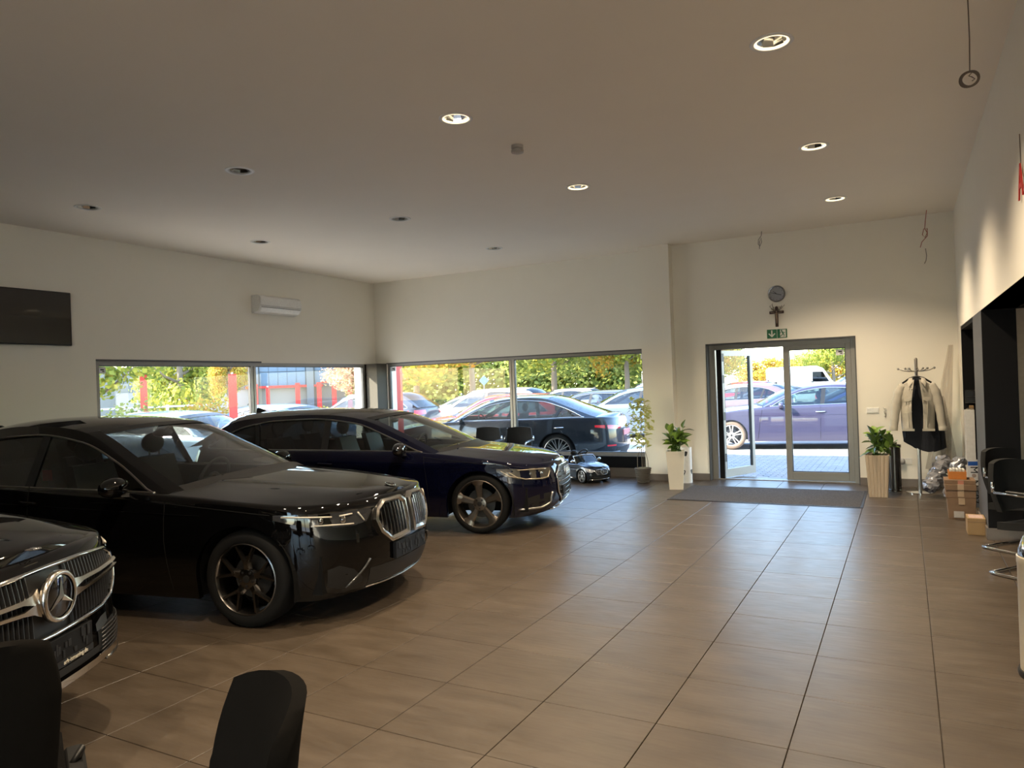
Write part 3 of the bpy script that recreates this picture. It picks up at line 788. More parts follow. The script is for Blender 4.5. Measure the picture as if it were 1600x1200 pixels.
        MB().grid(g).build('dashboard', M_LEATHER, s.root, smooth=True)
        cy = -my
        st = MB(); R = .185; c = Vector((dash+.38, cy, zc-.03)); tl = Matrix.Rotation(radians(-22), 3, 'Y')
        st.tube([c+tl @ Vector((0, R*cos(a), R*sin(a))) for a in [2*pi*k/28 for k in range(28)]], .014, 8, closed=True)
        st.ell(c, (.03, .07, .05), 10, 6); st.bar(c, c+Vector((0, R, 0)), .04, .03, .015, up=(1, 0, 0)); st.bar(c, c-Vector((0, R, 0)), .04, .03, .015, up=(1, 0, 0))
        st.tube([c, c+Vector((-.3, 0, -.08))], .03, 8); st.build('steering_wheel', M_BLACK, s.root, smooth=True, angle=50)
        # rear view mirror
        k = S['seg'][0]; xh, zh = S['st'][k][3], S['st'][k][4]
        rv = MB(); rv.ell((xh+.08, 0, zh-.10), (.02, .12, .035), 12, 6); rv.tube([(xh+.06, 0, zh-.08), (xh-.02, 0, zh-.03)], .012, 6); rv.build('rear_view_mirror', M_BLACK, s.root, smooth=True)
        # door cards
        for sg in (1, -1):
            MB().grid([[(x, (s.ey(x)[0]-.05)*sg, .35), (x, (s.ey(x)[0]-.05)*sg, s.ey(x)[1]-.012), (x, (s.ey(x)[0]-.0)*sg, s.ey(x)[1]-.004)] for x in [S['hood_end']+.15+i*(S['deck_start' if 'deck_start' in S and S['deck_start'] < 90 else 'L']-S['hood_end']-.45)/10 for i in range(11)]]).build('door_card', M_MATTE, s.root)
    def plate(s, front=True, z=.45, m=None, w=.26, h=.056, parent=None, pats=True, y0=0, off=.012):
        fn = s.F if front else s.B
        b = MB(); x, _, _ = fn(0, z, off); sg = -1 if front else 1
        xf = min(fn(y, z, off)[0] for y in (0, w)) if front else max(fn(y, z, off)[0] for y in (0, w))
        xa, xb = sorted((xf, xf-sg*.03)); b.box(xa, xb, y0-w, y0+w, z-h, z+h)
        po = b.build('number_plate', m or M_BLACK, parent or s.root, bev=.003)
        return po, xf, sg

def mix(a, b, t): return a+(b-a)*t
# shapes (metres; x runs back from the nose)
SEDAN = dict(L=5.06, hw=.95, hubs=(.87, 3.865), rw=.345, aR=.385, rimk=.72,
 plan=[(0, 0), (.008, .22), (.03, .42), (.08, .60), (.19, .755), (.36, .855), (.6, .915), (.9, .938), (1.6, .95), (3.0, .95), (3.9, .945), (4.4, .92), (4.75, .84), (4.95, .66), (5.04, .36), (5.06, 0)],
 nose=[(.15, .13), (.25, .04), (.40, .0), (.55, .0), (.70, .02), (.82, .05), (.92, .12), (1.1, .22)],
 tail=[(.2, .10), (.5, 0), (.8, .03), (1.05, .07)],
 side=[(.15, .05), (.3, .02), (.5, 0), (.72, .004), (.85, .018), (1.0, .045), (1.1, .07)],
 top=[(0, .80), (.10, .80), (.3, .815), (.8, .885), (1.3, .945), (1.75, .985), (2.5, 1.0), (3.5, 1.025), (4.2, 1.06), (4.8, 1.085), (5.06, 1.08)],
 bot=[(0, .20), (.3, .17), (.8, .17), (1.4, .19), (4.0, .20), (4.8, .24), (5.06, .30)],
 hoodc=[(0, .815), (.06, .85), (.2, .895), (.5, .95), (1.0, 1.0), (1.7, 1.06)], hood_end=1.60, crease=.012,
 deck_start=4.30, deckc=[(4.2, 1.11), (4.6, 1.135), (4.95, 1.14), (5.06, 1.10)],
 st=[(1.62, .868, .985, 1.36, 1.045), (2.02, .775, 1.20, 1.80, 1.27), (2.50, .655, 1.40, 2.28, 1.455), (3.1, .60, 1.462, 3.0, 1.515), (3.65, .60, 1.42, 3.75, 1.478), (4.1, .67, 1.27, 4.25, 1.31), (4.60, .78, 1.085, 4.78, 1.12)], seg=(2, 4),
 dlo=[(1.74, .99), (2.1, 1.205), (2.5, 1.345), (3.0, 1.405), (3.5, 1.375), (3.9, 1.275), (4.15, 1.16), (4.32, 1.055)], bp=2.86, blean=.05, bw=.09, cp=[3.78])
WAGON = dict(SEDAN, L=4.76, hw=.923, hubs=(.83, 3.65), rw=.335, aR=.372, rimk=.78,
 plan=[(0, 0), (.008, .2), (.04, .38), (.12, .57), (.26, .72), (.44, .825), (.66, .885), (.9, .91), (1.6, .921), (3.0, .923), (3.8, .91), (4.2, .885), (4.5, .82), (4.68, .66), (4.74, .36), (4.76, 0)],
 nose=[(.15, .16), (.22, .07), (.35, .0), (.5, .0), (.65, .02), (.75, .06), (.85, .14), (1.0, .22)],
 tail=[(.2, .08), (.5, 0), (.8, .05), (1.05, .12)],
 top=[(0, .735), (.10, .735), (.3, .75), (.8, .825), (1.2, .87), (1.6, .905), (2.5, .93), (3.5, .95), (4.2, .97), (4.76, .99)],
 side=[(.15, .05), (.3, .015), (.5, 0), (.68, .006), (.78, .0), (.9, .035), (1.0, .06)],
 hoodc=[(0, .75), (.06, .785), (.2, .825), (.5, .875), (1.0, .925), (1.6, .975)], hood_end=1.48,
 deck_start=99, deckc=[],
 st=[(1.48, .842, .905, 1.20, .965), (1.86, .755, 1.10, 1.62, 1.165), (2.34, .64, 1.30, 2.10, 1.355), (3.0, .585, 1.365, 2.9, 1.425), (3.95, .575, 1.325, 4.15, 1.40), (4.30, .64, 1.20, 4.46, 1.25), (4.64, .76, 1.0, 4.74, 1.02)], seg=(2, 4),
 dlo=[(1.60, .915), (1.95, 1.10), (2.4, 1.255), (3.0, 1.315), (3.5, 1.30), (3.9, 1.235), (4.15, 1.13), (4.34, 1.01)], bp=2.72, blean=.04, bw=.09, cp=[3.62], fin=(4.0, 1.395))
SUV = dict(SEDAN, L=4.72, hw=.945, hubs=(.85, 3.74), rw=.37, aR=.41, rimk=.70,
 plan=[(0, 0), (.006, .2), (.025, .38), (.07, .56), (.15, .69), (.30, .80), (.52, .885), (.8, .925), (1.4, .943), (3.0, .945), (3.8, .935), (4.2, .90), (4.5, .83), (4.65, .66), (4.71, .36), (4.72, 0)],
 nose=[(.2, .10), (.32, .02), (.48, .0), (.62, .015), (.80, .025), (.93, .055), (1.0, .10), (1.15, .2)],
 tail=[(.25, .10), (.5, 0), (.9, .04), (1.2, .12)],
 side=[(.2, .05), (.35, .015), (.55, 0), (.8, .004), (.95, .02), (1.05, .045), (1.2, .07)],
 top=[(0, .955), (.10, .955), (.3, .965), (.8, 1.005), (1.3, 1.035), (1.7, 1.06), (2.5, 1.08), (3.6, 1.12), (4.4, 1.15), (4.72, 1.16)],
 bot=[(0, .27), (.3, .24), (.8, .24), (1.4, .26), (4.0, .28), (4.72, .34)],
 hoodc=[(0, .962), (.05, .985), (.15, 1.03), (.5, 1.115), (1.0, 1.165), (1.6, 1.20)], hood_end=1.40, crease=.014,
 deck_start=99, deckc=[],
 st=[(1.42, .868, 1.06, 1.18, 1.12), (1.80, .79, 1.29, 1.58, 1.35), (2.2, .68, 1.515, 1.98, 1.57), (2.9, .64, 1.575, 2.8, 1.63), (3.8, .62, 1.53, 4.0, 1.61), (4.2, .68, 1.38, 4.36, 1.42), (4.56, .78, 1.17, 4.66, 1.19)], seg=(2, 4),
 dlo=[(1.56, 1.07), (1.9, 1.29), (2.3, 1.46), (2.9, 1.52), (3.4, 1.50), (3.85, 1.42), (4.1, 1.30), (4.28, 1.17)], bp=2.66, blean=.04, bw=.09, cp=[3.50], rails=M_SATIN)
HATCH = dict(WAGON, L=4.28, hubs=(.85, 3.45), rw=.32, aR=.355,
 plan=[(x*4.28/4.76 if x > 1.2 else x, y*.965) for x, y in WAGON['plan']], hw=.89,
 top=[(0, .75), (.1, .75), (.3, .77), (.8, .85), (1.2, .91), (1.6, .945), (2.5, .97), (3.5, 1.0), (4.28, 1.02)],
 hoodc=[(0, .765), (.06, .80), (.2, .85), (.5, .91), (1.0, .97), (1.5, 1.02)], hood_end=1.35,
 st=[(1.36, .81, .94, 1.05, 1.0), (1.72, .73, 1.17, 1.48, 1.23), (2.15, .62, 1.385, 1.92, 1.43), (2.7, .58, 1.445, 2.6, 1.49), (3.45, .57, 1.40, 3.7, 1.455), (3.85, .64, 1.24, 4.0, 1.28), (4.14, .74, 1.03, 4.24, 1.05)],
 dlo=[(1.48, .95), (1.8, 1.16), (2.2, 1.33), (2.7, 1.385), (3.1, 1.37), (3.45, 1.29), (3.65, 1.19), (3.82, 1.05)], bp=2.45, cp=[3.2], fin=(3.5, 1.45))
LONG = dict(SEDAN, L=5.20, hw=.955, hubs=(.87, 4.00), rw=.36, aR=.395, rimk=.76,
 plan=[(x*5.20/5.06 if x > 1.2 else x, y*1.005) for x, y in SEDAN['plan']],
 top=[(0, .78), (.1, .78), (.3, .80), (.8, .88), (1.3, .94), (1.8, .975), (2.6, .99), (3.6, 1.0), (4.3, 1.02), (4.9, 1.02), (5.2, 1.0)],
 deck_start=4.5, deckc=[(4.3, 1.06), (4.7, 1.10), (5.0, 1.10), (5.2, 1.03)],
 tail=[(.2, .10), (.5, 0), (.8, .02), (1.05, .10)],
 st=[(1.70, .87, .975, 1.45, 1.03), (2.12, .775, 1.19, 1.90, 1.26), (2.60, .66, 1.385, 2.38, 1.44), (3.2, .61, 1.445, 3.1, 1.495), (3.70, .61, 1.41, 3.80, 1.465), (4.2, .70, 1.24, 4.35, 1.28), (4.78, .80, 1.03, 4.95, 1.07)],
 dlo=[(1.82, .98), (2.2, 1.195), (2.6, 1.33), (3.1, 1.39), (3.6, 1.365), (4.05, 1.25), (4.35, 1.13), (4.55, 1.03)], bp=2.98, cp=[3.95])

def std_front(c, zl=.62, zh=.72, y0=.5, y1=.80, grille=(.36, .45, .66), lm=None):
    """head lamps, grille and intake of an ordinary car"""
    lm = lm or mat('lamp_lens', (.55, .57, .6), .1, coat=1)
    for sg in (1, -1):
        cols = [((y0+(y1-y0)*k/6)*sg, zl+.02*(k/6), zh+.015*(k/6)-(.04 if k == 0 else 0)) for k in range(7)]
        c.patch('headlight', c.F, cols, lm, off=.006)
    g, z0, z1 = grille
    c.patch('grille', c.F, [(-g+2*g*k/8, z0+.03*(abs(k-4)/4), z1-.02*(abs(k-4)/4)) for k in range(9)], M_BLACK, off=.005)
    c.patch('air_intake', c.F, [(-.55+1.1*k/8, .22, .31) for k in range(9)], M_BLACK, off=.004)
def std_rear(c, zl=.78, zh=.90, y0=.42, y1=.88, plate_z=.62, red=None):
    red = red or mat('tail_lamp_red', (.55, .01, .02), .15, coat=1)
    for sg in (1, -1):
        cols = [((y0+(y1-y0)*k/6)*sg, zl+.03*(1-k/6), zh) for k in range(7)]
        c.patch('tail_light', c.B, cols, red, off=.006)
    po, xf, s_ = c.plate(front=False, z=plate_z, m=mat('plate_white', (.7, .7, .7), .4))
    c.patch('bumper_insert', c.B, [(-.5+k*.125, .28, .38) for k in range(9)], M_BLACK, off=.004)

FACE_NEG_X = (pi/2, 0, -pi/2)
# ---------------------------------------------------------------- black saloon
S1 = dict(SEDAN); S1['hubs'] = (.85, 3.845); S1['fin'] = (4.15, 1.365); S1['bot'] = [(0, .21), (.3, .18), (.55, .19), (1.4, .19), (4.0, .20), (4.8, .24), (5.06, .30)]
S1['top'] = [(0, .835), (.10, .835), (.3, .835), (.8, .865), (1.3, .905), (1.75, .93), (2.5, .945), (3.5, .97), (4.2, 1.01), (4.8, 1.04), (5.06, 1.04)]
S1['hoodc'] = [(0, .85), (.06, .87), (.2, .90), (.5, .935), (1.0, .98), (1.7, 1.03)]
S1['st'] = [(x, y, z-.05+(.0 if x < 2.4 or x > 3.9 else .03), xc, zc-.03+(.0 if x < 2.4 or x > 3.9 else .01)) for x, y, z, xc, zc in SEDAN['st']]; S1['dlo'] = [(x, z-.035) for x, z in SEDAN['dlo']]; S1['dlo'][0] = (1.62, .925); S1['st'][0] = (1.50,)+S1['st'][0][1:3]+(1.28,)+S1['st'][0][4:]; S1['st'][1] = (1.96,)+S1['st'][1][1:]; S1['hood_end'] = 1.5
S1['deckc'] = [(a, b_-.03) for a, b_ in SEDAN['deckc']]
S1['plan'] = [(0, 0), (.012, .20), (.045, .38), (.11, .56), (.23, .72), (.40, .84), (.62, .91), (.9, .938)]+SEDAN['plan'][8:]
M_RIMB = mat('burnished_rim', (.18, .17, .16), .25, metal=1)
c1 = Car(S1, M_BLACKPAINT, 'car', (-3.465, 4.655, 0), radians(10.8), 'black saloon with twin silver-framed grille, middle of the three black showroom cars', wheel_mat=M_RIMB, wheel='five_y', trim=M_SATIN, rearglass=M_DARKGL)
c1.interior(rows=((2.55, 1), (3.45, 2)), dash=1.75)
def kidney(c, sg):
    out = [(.020, .79), (.085, .832), (.32, .828), (.405, .775), (.435, .70), (.40, .60), (.29, .512), (.035, .528)]
    cy = sum(p[0] for p in out)/8; cz = sum(p[1] for p in out)/8
    inn = [(cy+(y-cy)*.78, cz+(z-cz)*.78) for y, z in out]
    def dens(o): return [(mix(o[i][0], o[(i+1) % 8][0], k/3), mix(o[i][1], o[(i+1) % 8][1], k/3)) for i in range(8) for k in range(3)]
    o2, i2 = dens(out), dens(inn)
    b = MB(); rings = [[c.F(y*sg, z, .0) for y, z in o2], [c.F(y*sg, z, .028) for y, z in o2], [c.F(mix(a[0], e[0], .5)*sg, mix(a[1], e[1], .5), .034) for a, e in zip(o2, i2)], [c.F(y*sg, z, .020) for y, z in i2], [c.F(y*sg, z, .0) for y, z in i2]]
    b.grid(rings if sg > 0 else rings, closed_v=True)
    fr = b.build('grille_frame', mat('brushed_silver', (.62, .60, .57), .22, metal=1, noise=.02), c.root, smooth=True, angle=35, fix=True)
    n = len(i2); bb = MB(); bb.add([c.F(y*sg, z, .004) for y, z in i2]+[c.F(cy*sg, cz, .004)], [(k, (k+1) % n, n) for k in range(n)]); bb.build('grille_backing', M_BLACK, fr)
    for k in range(8):
        y = mix(inn[0][0]+.016, inn[4][0]-.022, k/7)
        zs = []
        for i in range(n):
            a, e = i2[i], i2[(i+1) % n]
            if (a[0]-y)*(e[0]-y) <= 0 and a[0] != e[0]: zs.append(a[1]+(e[1]-a[1])*(y-a[0])/(e[0]-a[0]))
        if len(zs) < 2: continue
        z0, z1 = min(zs)+.005, max(zs)-.005
        g = [[c.F((y-.007)*sg, z, .006), c.F((y-.004)*sg, z, .028), c.F((y+.004)*sg, z, .028), c.F((y+.007)*sg, z, .006)] for z in (z0, mix(z0, z1, .33), mix(z0, z1, .7), z1)]
        MB().grid(g, closed_v=True).build('grille_bar', mat('dark_chrome', (.34, .34, .35), .15, metal=1), fr)
kidney(c1, 1); kidney(c1, -1)
def head_lamp(c, cols, drl, m1, m2, bulbs):
    for sg in (1, -1):
        h = c.patch('headlight', c.F, [(y*sg, a, b) for y, a, b in cols], m1, off=.003)
        for pts in drl: c.ring('light_strip', c.F, [(y*sg, z) for y, z in pts], .006, m2, parent=h, off=.008, closed=False)
        for y, z, r in bulbs:
            p = c.F(y*sg, z, .0); MB().ell(p, (r*.8, r, r), 12, 8).build('lamp_lens', mat('lamp_projector', (.35, .36, .38), .05, metal=1), h, smooth=True)
M_LAMPD = mat('headlamp_dark', (.03, .03, .032), .08, coat=1)
M_DRL = mat('light_guide', (.55, .50, .42), .2, coat=1)
head_lamp(c1, [(.44, .765, .785), (.50, .70, .79), (.60, .685, .79), (.70, .69, .79), (.80, .705, .79), (.87, .735, .795), (.905, .765, .80)], [[(.52, .71), (.56, .775)], [(.60, .70), (.80, .715)], [(.72, .765), (.89, .785)], [(.60, .77), (.68, .765)]], M_LAMPD, M_DRL, [(.66, .738, .028), (.77, .745, .025)])
c1.patch('lower_intake', c1.F, [(-.50+k*.1, .235, .36) for k in range(11)], M_BLACK, off=.003)
for sg in (1, -1):
    c1.patch('side_intake', c1.F, [(y*sg, a, b) for y, a, b in ((.55, .27, .30), (.62, .25, .38), (.70, .25, .42), (.76, .28, .40))], M_BLACK, off=.003)
    c1.ring('intake_blade', c1.F, [(.50*sg, .43), (.58*sg, .34), (.66*sg, .25)], .008, mat('gloss_grey', (.06, .06, .06), .15, coat=1), closed=False)
c1.ring('lip_trim', c1.F, [(-.5, .215), (0, .205), (.5, .215)], .006, M_SATIN, closed=False)
M_PLATE = mat('black_plate', (.008, .008, .009), .55, spec=.2)
M_BLOT = mat('embossed_black', (.02, .02, .022), .5, spec=.3)
def blank_plate(c, z, h=.056):
    po, xf, sg = c.plate(True, z, M_PLATE, h=h)
    rnd = random.Random(int(z*1000)); b = MB()
    for i in range(26):
        y = rnd.uniform(-.235, .225); zz = z+rnd.uniform(-h+.016, h-.022); w = rnd.uniform(.004, .012); hh = rnd.uniform(.006, .026)
        b.box(xf-.004, xf-.001, y-w, y+w, max(z-h+.006, zz-hh), min(z+h-.004, zz+hh))
    tag(b.build('plate_relief', M_BLOT, po), kind='stuff'); return po, xf
blank_plate(c1, .435, .062)
c1.plate_txt = None
c1.ring('badge', lambda y, z, o: (.155+z, y, .896+z*.28+o), [(.04*cos(a), .04*sin(a)) for a in [2*pi*k/16 for k in range(16)]], .004, M_CHROME, off=.004)
MB().lathe([(.036, 0), (.034, .006), (0, .008)], 20, c=(.155, 0, .897)).build('badge_disc', M_PLATE, c1.root, smooth=True)
c1.mirror(1.86, .90, 1.0, M_BLACKPAINT)
for x in (2.72, 3.62): c1.handle(x, .86, M_BLACKPAINT)
c1.seam([(1.5, .89), (1.50, .6), (1.45, .25)]); c1.seam([(2.82, .99), (2.80, .5), (2.78, .25)]); c1.seam([(3.72, 1.0), (3.70, .8), (3.55, .6), (3.42, .45)])
c1.seam([(.62, .80), (1.0, .835), (1.45, .872), (1.62, .885)], name='bonnet_gap')
for sg in (1, -1): MB().tube([c1.G(x, .79+.03*(x-1.2), sg, .001) for x in [1.2+k*.25 for k in range(13)]], .004, 6).build('body_crease', M_BLACKPAINT, c1.root)
# wipers
for y0 in (-.1, .45):
    MB().tube([(1.38, y0, 1.022), (1.41, y0-.3, 1.012), (1.45, y0-.55, .98)], .007, 6).build('wiper', M_BLACK, c1.root)
std_rear(c1)

# ---------------------------------------------------------------- navy estate car
W2 = dict(WAGON, hood_end=1.38); W2['st'] = [(1.36, .845, .895, 1.12, .955), (1.80, .755, 1.10, 1.57, 1.165)]+WAGON['st'][2:]; W2['dlo'] = [(1.49, .905)]+WAGON['dlo'][1:]
c2 = Car(W2, M_NAVYPAINT, 'car', (-3.61, 7.99, 0), radians(14), 'dark navy estate car with bronze-grey wheels, farthest of the showroom cars, nearest the windows', wheel_mat=mat('titan_rim', (.20, .175, .15), .3, metal=.9), wheel='blade', rearglass=M_DARKGL)
c2.interior(rows=((2.45, 1), (3.35, 2)), dash=1.62, H=1.45)
hexo = [(-.27, .69), (.27, .69), (.385, .60), (.36, .40), (.24, .27), (-.24, .27), (-.36, .40), (-.385, .60)]
c2.patch('grille', c2.F, [(-.385, .58, .61), (-.36, .40, .635), (-.27, .30, .69), (-.23, .275, .69), (-.1, .27, .69), (.1, .27, .69), (.23, .275, .69), (.27, .30, .69), (.36, .40, .635), (.385, .58, .61)], M_BLACK, off=.006)
c2.ring('grille_frame', c2.F, hexo, .010, M_CHROME, off=.012)
for k in range(7):
    z = .31+.052*k; w = .355-.09*abs(z-.52)/.25
    c2.ring('grille_slat', c2.F, [(-w, z), (0, z), (w, z)], .007, mat('slat_grey', (.14, .14, .15), .2, metal=.9), off=.014, closed=False)
for k in range(4):
    yc = -.105+.07*k; c2.ring('badge_ring', c2.F, [(yc+.048*cos(a), .615+.048*sin(a)) for a in [2*pi*q/16 for q in range(16)]], .006, M_CHROME, off=.03)
head_lamp(c2, [(.48, .66, .69), (.53, .585, .70), (.60, .575, .705), (.70, .58, .71), (.80, .60, .715), (.85, .635, .72), (.875, .69, .725)], [[(.50, .66), (.54, .598), (.62, .588), (.76, .598), (.84, .64), (.865, .70)], [(.55, .69), (.70, .70), (.80, .70)], [(.80, .61), (.84, .68)]], mat('headlamp_grey', (.07, .065, .055), .06, coat=1), mat('headlamp_chrome', (.6, .52, .4), .2, metal=.7), [(.62, .645, .026), (.72, .65, .022)])
for sg in (1, -1):
    c2.patch('side_intake', c2.F, [(y*sg, a, b) for y, a, b in ((.50, .27, .42), (.58, .26, .42), (.68, .27, .41), (.76, .30, .38))], M_BLACK, off=.003)
    c2.ring('intake_blade', c2.F, [(.49*sg, .42), (.52*sg, .36), (.52*sg, .30), (.62*sg, .262), (.80*sg, .262)], .013, M_SATIN, off=.008, closed=False)
blank_plate(c2, .40)
c2.ring('lip_trim', c2.F, [(-.42, .205), (0, .20), (.42, .205)], .010, M_CHROME, closed=False)
c2.mirror(1.70, .88, .965, mat('gloss_black', (.006, .006, .007), .12, coat=1))
for x in (2.58, 3.48): c2.handle(x, .80, M_NAVYPAINT)
c2.seam([(1.46, .87), (1.42, .55), (1.40, .25)]); c2.seam([(2.68, .92), (2.66, .5), (2.64, .25)]); c2.seam([(3.55, .95), (3.5, .7), (3.36, .5)])
c2.seam([(.50, .745), (.9, .80), (1.45, .862)], name='bonnet_gap')
for sg in (1, -1): MB().tube([c2.G(x, .735+.012*(x-.5), sg, .001) for x in [.6+k*.28 for k in range(14)]], .004, 6).build('body_crease', M_NAVYPAINT, c2.root)
for y0 in (-.1, .45): MB().tube([(1.20, y0, .972), (1.23, y0-.3, .962), (1.30, y0-.52, .94)], .007, 6).build('wiper', M_BLACK, c2.root)

# ---------------------------------------------------------------- black off-road estate in the foreground
M_BP3 = M_BLACKPAINT
TH3 = 27
t3 = radians(TH3)
SUV3 = dict(SUV, bot=[(0, .38), (.3, .34), (.6, .30), (1.4, .26), (4.0, .28), (4.72, .34)])
c3 = Car(SUV3, M_BP3, 'car', (-3.305+.03*cos(t3), 1.82+.03*sin(t3), 0), t3, 'black off-road car with big round star badge in its chrome grille, at the left edge', wheel_mat=M_RIMB, wheel='five')
c3.interior(rows=((2.35, 1), (3.25, 2)), dash=1.55, H=1.7, z0=.4)
go = [(-.50, .905), (.50, .905), (.585, .86), (.595, .77), (.52, .685), (.40, .645), (-.40, .645), (-.52, .685), (-.595, .77), (-.585, .86)]
go = [(y, z+.03*(1-(y/.5)**2) if z > .9 else z) for y, z in go]
gr = c3.ring('grille_frame', c3.F, [(-.50, .905), (-.25, .925), (0, .93), (.25, .925), (.50, .905), (.575, .87), (.595, .80), (.57, .73), (.50, .675), (.38, .648), (0, .64), (-.38, .648), (-.50, .675), (-.57, .73), (-.595, .80), (-.575, .87)], .011, M_CHROME, off=.016)
def gz(y):
    a = abs(y); lo = mix(.642, .66, min(1, a/.45)) if a < .45 else mix(.66, .77, (a-.45)/.14); hi = .925-.02*(a/.5)**2 if a < .5 else mix(.905, .84, (a-.5)/.09); return lo, hi
c3.patch('grille_backing', c3.F, [(-.58+k*.058, *gz(-.58+k*.058)) for k in range(21)], M_BLACK, parent=gr, off=.002)
for k in range(45):
    y = -.572+k*.026
    if abs(y) < .105: continue
    lo, hi = gz(y)
    MB().grid([[c3.F(y-.003, z, .004), c3.F(y-.001, z, .018), c3.F(y+.001, z, .018), c3.F(y+.003, z, .004)] for z in (lo+.005, mix(lo, hi, .33), mix(lo, hi, .66), hi-.005)], closed_v=True).build('grille_bar', mat('louvre_grey', (.12, .12, .125), .3, metal=.8), gr)
for sg in (1, -1):
    b = MB()
    prof = [(.10, .745, .865), (.14, .765, .845), (.20, .775, .838), (.35, .785, .838), (.50, .795, .842), (.575, .80, .845)]
    g1 = [[c3.F(y*sg, lo-.0, .02), c3.F(y*sg, lo, .036), c3.F(y*sg, mix(lo, hi, .5 if y < .19 else .26), .042), c3.F(y*sg, mix(lo, hi, .5 if y < .19 else .30), .03)] for y, lo, hi in prof]
    g2 = [[c3.F(y*sg, mix(lo, hi, .5 if y < .19 else .70), .03), c3.F(y*sg, mix(lo, hi, .5 if y < .19 else .74), .042), c3.F(y*sg, hi, .036), c3.F(y*sg, hi, .02)] for y, lo, hi in prof]
    b.grid(g1); b.grid(g2)
    g3 = [[c3.F(y*sg, z, .036) for z in (.80, .815, .83)] for y in (.545, .575)]; b.grid(g3)
    b.build('grille_wing', mat('satin_silver', (.66, .62, .56), .2, metal=1, noise=.02), gr, smooth=True, angle=50)
sx = c3.F(0, .805, 0)[0]
sb = MB().lathe([(.092, -.03), (.092, -.052), (.08, -.056), (0, -.058)], 36, c=(sx, 0, .805), axis='x').build('star_badge', mat('badge_black', (.004, .004, .005), .03, coat=1), c3.root, smooth=True, angle=40)
MB().lathe([(.090, -.03), (.112, -.035), (.110, -.058), (.100, -.064), (.091, -.058)], 40, c=(sx, 0, .805), axis='x').build('badge_rim', mat('satin_silver', (0, 0, 0)), sb, smooth=True)
b = MB()
for k in range(3):
    a = pi/2+2*pi*k/3; X = sx-.060
    P = lambda r, an, x: (x, r*cos(an), .805+r*sin(an))
    b.add([P(.092, a, X), P(.018, a+pi/3, X), P(0, 0, X-.010), P(.018, a-pi/3, X)], [(0, 1, 2), (0, 2, 3)])
b.build('star', M_CHROME, sb)
# hood emblem
ec = Vector((.085, 0, 1.008))
b = MB().lathe([(.030, 0), (.033, .003), (.030, .006), (.026, .004)], 24, c=ec)
for k in range(3):
    a = 2*pi*k/3+pi; b.bar(ec+Vector((0, 0, .006)), ec+Vector((.028*cos(a), .028*sin(a), .006)), .010, .002, .003, up=(0, 0, 1))
b.build('bonnet_emblem', M_CHROME, c3.root, smooth=True, angle=40)
head_lamp(c3, [(.64, .85, .90), (.70, .80, .93), (.78, .79, .945), (.86, .82, .955), (.90, .87, .96)], [[(.66, .90), (.78, .93), (.88, .945)]], M_LAMPD, M_DRL, [(.73, .86, .03), (.81, .87, .028)])
for sg in (1, -1):
    si = c3.patch('side_intake', c3.F, [(y*sg, a, b_) for y, a, b_ in ((.34, .44, .55), (.45, .41, .555), (.55, .395, .56), (.66, .40, .57), (.76, .43, .565), (.80, .48, .54))], M_BLACK, off=.003)
    for k in range(7):
        z = .425+.019*k; c3.ring('intake_slat', c3.F, [(.36*sg, z), (.56*sg, z+.004), (.78*sg, z+.008)], .0035, mat('louvre_grey', (0, 0, 0)), parent=si, off=.01, closed=False)
    c3.ring('intake_frame', c3.F, [(.42*sg, .385), (.60*sg, .375), (.76*sg, .40), (.815*sg, .46), (.80*sg, .53), (.74*sg, .575)], .011, M_SATIN, off=.012, closed=False)
    c3.patch('corner_flap', c3.F, [(y*sg, a, b_) for y, a, b_ in ((.31, .545, .58), (.37, .545, .60), (.43, .56, .605))], M_SATIN, off=.014)
po, xf = blank_plate(c3, .565, .052)
pb = MB().box(xf+.0, xf+.03, -.265, .265, .483, .512).build('plate_strip', M_BLACK, po)
txt('ark-ismaning.de', .028, mat('print_cream', (.7, .66, .56), .5), po, (xf-.002, -.13, .497), FACE_NEG_X)
c3.patch('skid_trim', c3.F, [(-.56+.14*k, .395, .43) for k in range(9)], M_CHROME, off=.02)
c3.patch('lower_intake', c3.F, [(-.34+.085*k, .44, .475) for k in range(9)], M_BLACK, off=.004)
c3.mirror(1.70, .90, 1.10, M_BP3)
for x in (2.5, 3.4): c3.handle(x, .93, M_BP3)
c3.seam([(.55, .945), (.9, .985), (1.40, 1.02)], name='bonnet_gap')

# ---------------------------------------------------------------- cars outside
def car_at(S, paint, cx, cy, deg, label, wheel='five', wm=None, detail=0, z=GZ, gl=None, fr=None, rear=True, front=True, group=None, interior=False):
    th = radians(deg); L = S['L']
    c = Car(S, paint, 'car', (cx+cos(th)*L/2, cy+sin(th)*L/2, z), th, label, wheel_mat=wm or mat('silver_rim', (.5, .5, .5), .25, metal=.9), wheel=wheel, detail=detail, frontglass=gl, rearglass=fr, group=group)
    hi = c.zt(0)
    if front: std_front(c, zl=hi-.16, zh=hi-.04)
    if rear: std_rear(c, zl=hermite(S['top'], L)-.20, zh=hermite(S['top'], L)-.06)
    return c
def paint(name, col, rough=.4, metal=.0): return mat(name, col, rough, metal=metal, coat=1, nscale=5, noise=.02, spec=.1)
P_BLACKB = paint('blue_black_paint', (.008, .012, .018))
P_BLUEV = paint('blue_violet_paint', (.040, .038, .072), .25)
P_SILVER = paint('silver_paint', (.26, .27, .29), .3, .3); P_WHITE = paint('white_paint', (.55, .55, .54)); P_REDP = paint('red_paint', (.45, .012, .016))
P_GREY = paint('grey_paint', (.045, .05, .06)); P_BROWN = paint('mauve_grey_paint', (.11, .08, .085)); P_BLUE = paint('blue_paint', (.04, .08, .30))
